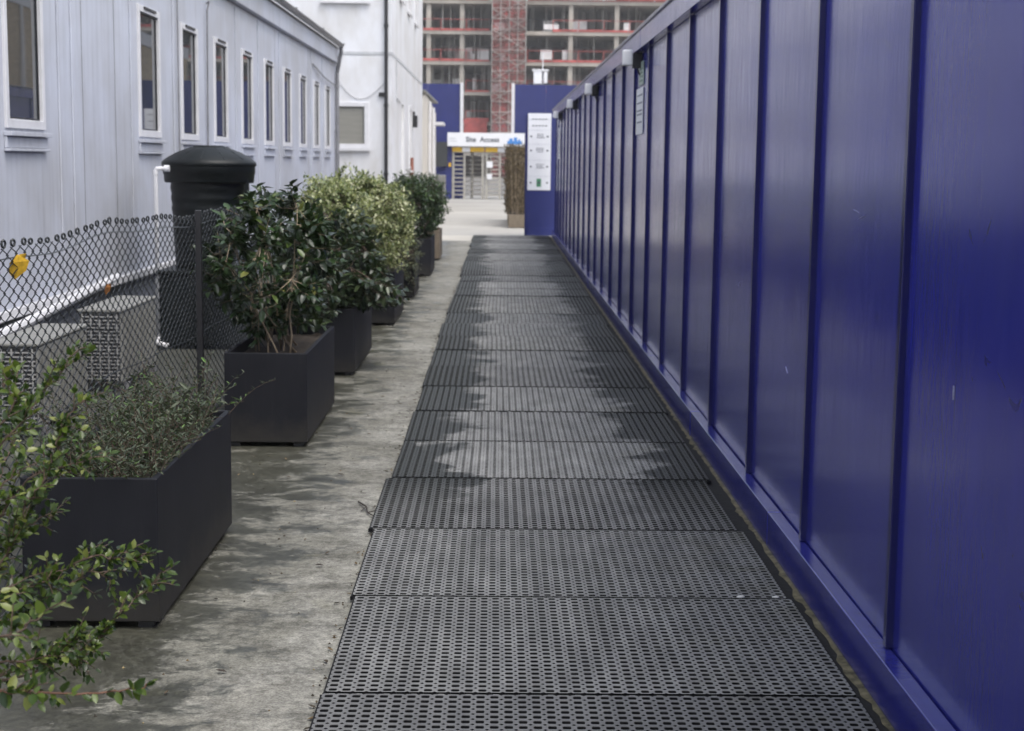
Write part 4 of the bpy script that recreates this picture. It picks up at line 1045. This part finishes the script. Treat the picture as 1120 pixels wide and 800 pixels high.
# red edge protection, props, stored sheets
for i, z in enumerate(zs):
    for (a_, b_) in ((x0, -.9), (2.6, x1)):
        mb = MB(); xx = a_
        while xx < b_:
            wd = min(2.4, b_-xx)
            if q.random() < .96:
                h = q.uniform(.35,.65) if i != 1 else 1.0
                mb.box(xx+.03, xx+wd-.05, BY-.06, BY-.03, z-.02, z+h*.36)
                mb.box(xx+.03, xx+.09, BY-.10, BY-.061, z-.1, z+1.1); mb.box(xx+.03, xx+wd-.05, BY-.10, BY-.07, z+1.0, z+1.05)
            xx += 2.4
        part(mb, 'edge_barrier', M['red_barrier'], cb_)
pr = MB(); stf = MB(); wh = MB()
for z in zs[1:-1]:
    for k in range(150):
        xx = q.uniform(-14, 24); yy = BY + q.uniform(.9, 9)
        r0 = q.uniform(.03,.055); pr.box(xx-r0, xx+r0, yy-r0, yy+r0, z, z+ST-.35)
    for k in range(16):
        xx = q.uniform(-14, 24); yy = BY+q.uniform(1,8); hh = q.uniform(.4,1.4); stf.box(xx, xx+q.uniform(.3,1.6), yy, yy+.6, z+.001, z+hh)
    for k in range(9):
        xx = q.uniform(-12, 22); yy = BY+q.uniform(.9,5); hh = q.uniform(.8,1.5); wh.box(xx, xx+q.uniform(.3,1.1), yy, yy+.4, z+.002, z+hh)
for (xx, zz, wd, hh) in ((3.9,11.1,1.1,.9),(6.0,11.1,.5,.9),(11.0,11.1,1.4,.9),(4.2,13.9,1.4,.5),(11.8,13.9,.6,.7)):
    wh.box(xx, xx+wd, BY+.8, BY+1.2, zz, zz+hh)
tag(part(pr, 'steel_prop', M['steel_prop'], cb_), kind='stuff'); tag(part(stf, 'stored_material', M['interior'], cb_), kind='stuff'); tag(part(wh, 'white_wrap', M['white_sheet'], cb_), kind='stuff')
mb = MB(); mb.box(2.7, 10.9, BY-.25, BY-.15, 16.62, 18.6); mb.box(-9,-1.2,BY-.25,BY-.15,17.1,18.4); part(mb, 'roof_sheeting', M['white_sheet'], cb_)
mb = MB(); mb.box(11.0, 20, BY-.25, BY-.15, 16.6, 18.6); part(mb, 'roof_barrier', M['red_barrier'], cb_)
mb = MB(); mb.box(-3.3,-1.1,BY-.3,BY-.2,3.6,5.3); part(mb, 'lower_barrier', M['red_barrier'], cb_)
mb = MB(); mb.box(-.7,1.1,BY-.3,BY-.2,3.4,5.2); mb.box(.95,1.5,BY-.5,BY-.31,3.4,5.0); part(mb, 'lilac_sheet', M['lilac'], cb_)
# roof level clutter
mb = MB()
for k in range(60):
    xx = q.uniform(-12,24); hh = q.uniform(.5,2.6); mb.box(xx, xx+.08, BY+q.uniform(0,8), BY+8.2, 16.5, 16.5+hh)
tag(part(mb, 'starter_bar', M['steel_prop'], cb_), kind='stuff')

# hoist scaffold tower wrapped in red debris netting
ht = empty('hoist_tower', 'tall scaffold hoist tower wrapped in faded red netting against the concrete frame', 'scaffold tower', (.9, BY-1.2, 0))
m, nt, b = new_mat('red_netting'); 
c = ramp(nt, noise(nt, .8, 6, .7, pos(nt)), [(.3,(.14,.06,.05)), (.6,(.30,.08,.075)), (.8,(.42,.11,.10))])
nt.links.new(c, b.inputs['Base Color']); b.inputs['Roughness'].default_value = .9
al = ramp(nt, noise(nt, 3.2, 5, .75, pos(nt)), [(.38,(.25,.25,.25)), (.62,(.9,.9,.9))]); nt.links.new(al, b.inputs['Alpha']); M['net'] = m
mb = MB(); hx0, hx1, hy0, hy1 = -.75, 2.5, BY-2.6, BY-.5
for k in range(10):
    z = k*1.9 + .05
    mb.add([(hx0,hy0,z),(hx1,hy0,z),(hx1,hy0,z+1.86),(hx0,hy0,z+1.86)], [(0,1,2,3)])
    mb.add([(hx0,hy0,z),(hx0,hy1,z),(hx0,hy1,z+1.86),(hx0,hy0,z+1.86)], [(0,1,2,3)])
    mb.add([(hx1,hy0,z),(hx1,hy1,z),(hx1,hy1,z+1.86),(hx1,hy0,z+1.86)], [(0,1,2,3)])
part(mb, 'netting', M['net'], ht)
mb = MB()
for xx in (hx0+.05, .1, .9, 1.7, hx1-.05):
    for yy in (hy0-.06, hy1): mb.tube([(xx,yy,0),(xx,yy,19)], .05, 5)
for k in range(20):
    z = k*.95+.3
    for yy in (hy0-.10, hy1): mb.tube([(hx0,yy,z),(hx1,yy,z)], .035, 4)
    if k % 2: mb.tube([(hx0,hy0-.13,z),(hx1,hy0-.13,z+1.9)], .03, 4)
    else: mb.tube([(hx1,hy0-.13,z),(hx0,hy0-.13,z+1.9)], .03, 4)
part(mb, 'scaffold_pole', M['steel_prop'], ht)
mb = MB()
for k in range(9): mb = MB(); mb.box(hx0+.1, hx1-.1, hy0+.1, hy1-.1, 1.9*k+2, 1.9*k+2.06); part(mb, 'deck', M['concrete_bldg'], ht)


# ------------------------------------------------------------------ brick building behind the hoarding (seen mirrored in the cabin windows)
bb = empty('brick_building', 'yellow brick building beyond the blue hoarding, mirrored in the nearest cabin windows', 'building', (11, 55, 0))
mb = MB(); hl = [(y_, y_+1.1, z_, z_+1.5) for y_ in (49,58,67,73) for z_ in (1.2,)]
holed(mb, 'x', 8.5, 8.8, 36, 72.9, 0, 6.0, [h for h in hl if h[1] < 72]); mb.box(8.8, 16, 36, 72.9, 0, 5.9)
part(mb, 'wall', M['brick'], bb)
mb = MB(); mb.box(8.42, 16, 35.9, 73, 6.002, 6.5); part(mb, 'parapet', M['white_pvc'], bb)
mb = MB(); mb.tube([(8.42,47.5,0),(8.42,47.5,6)], .06, 8); part(mb, 'downpipe', M['white_pvc'], bb)

# thin haze over the whole site
mb = MB(); mb.box(-305, 305, -105, 505, -2, 21)
m = bpy.data.materials.new('haze'); m.use_nodes = True; nt = m.node_tree; nt.nodes.remove(nt.nodes['Principled BSDF'])
pv = nt.nodes.new('ShaderNodeVolumePrincipled'); pv.inputs['Density'].default_value = .0006; pv.inputs['Color'].default_value = (.92,.93,.95,1)
nt.links.new(pv.outputs[0], nt.nodes['Material Output'].inputs['Volume'])
tag(mb.build('haze', m), kind='stuff')

# small debris: grit and leaf bits along the mat edge and the planter feet
q = random.Random(31); mb = MB()
for k in range(900):
    if q.random() < .6: x_, y_ = -.485 - abs(q.gauss(0,.018)), q.uniform(3.2, 22)
    else: x_, y_ = q.uniform(-1.6,-.5), q.uniform(3.4, 16)
    if q.random() < .35:
        a_ = q.uniform(0,6.28); l_ = q.uniform(.008,.028); mb.leaf(Vector((x_,y_,.004)), Vector((math.cos(a_),math.sin(a_),.15)), Vector((0,0,1)), l_, l_*.45, -.1)
    else:
        r0 = q.uniform(.0015,.0055); n = len(mb.v)
        mb.add([(x_+r0*q.uniform(.6,1.4)*math.cos(t), y_+r0*q.uniform(.6,1.4)*math.sin(t), .001) for t in (0,1.3,2.5,3.8,5)] + [(x_,y_,.001+r0)], [(0,1,5),(1,2,5),(2,3,5),(3,4,5),(4,0,5)])
tag(mb.build('debris', leafmat('debris_bits', [(0,(.02,.017,.012)),(.6,(.06,.045,.028)),(.9,(.14,.10,.05)),(1,(.25,.2,.1))], .9, .0)), kind='stuff')
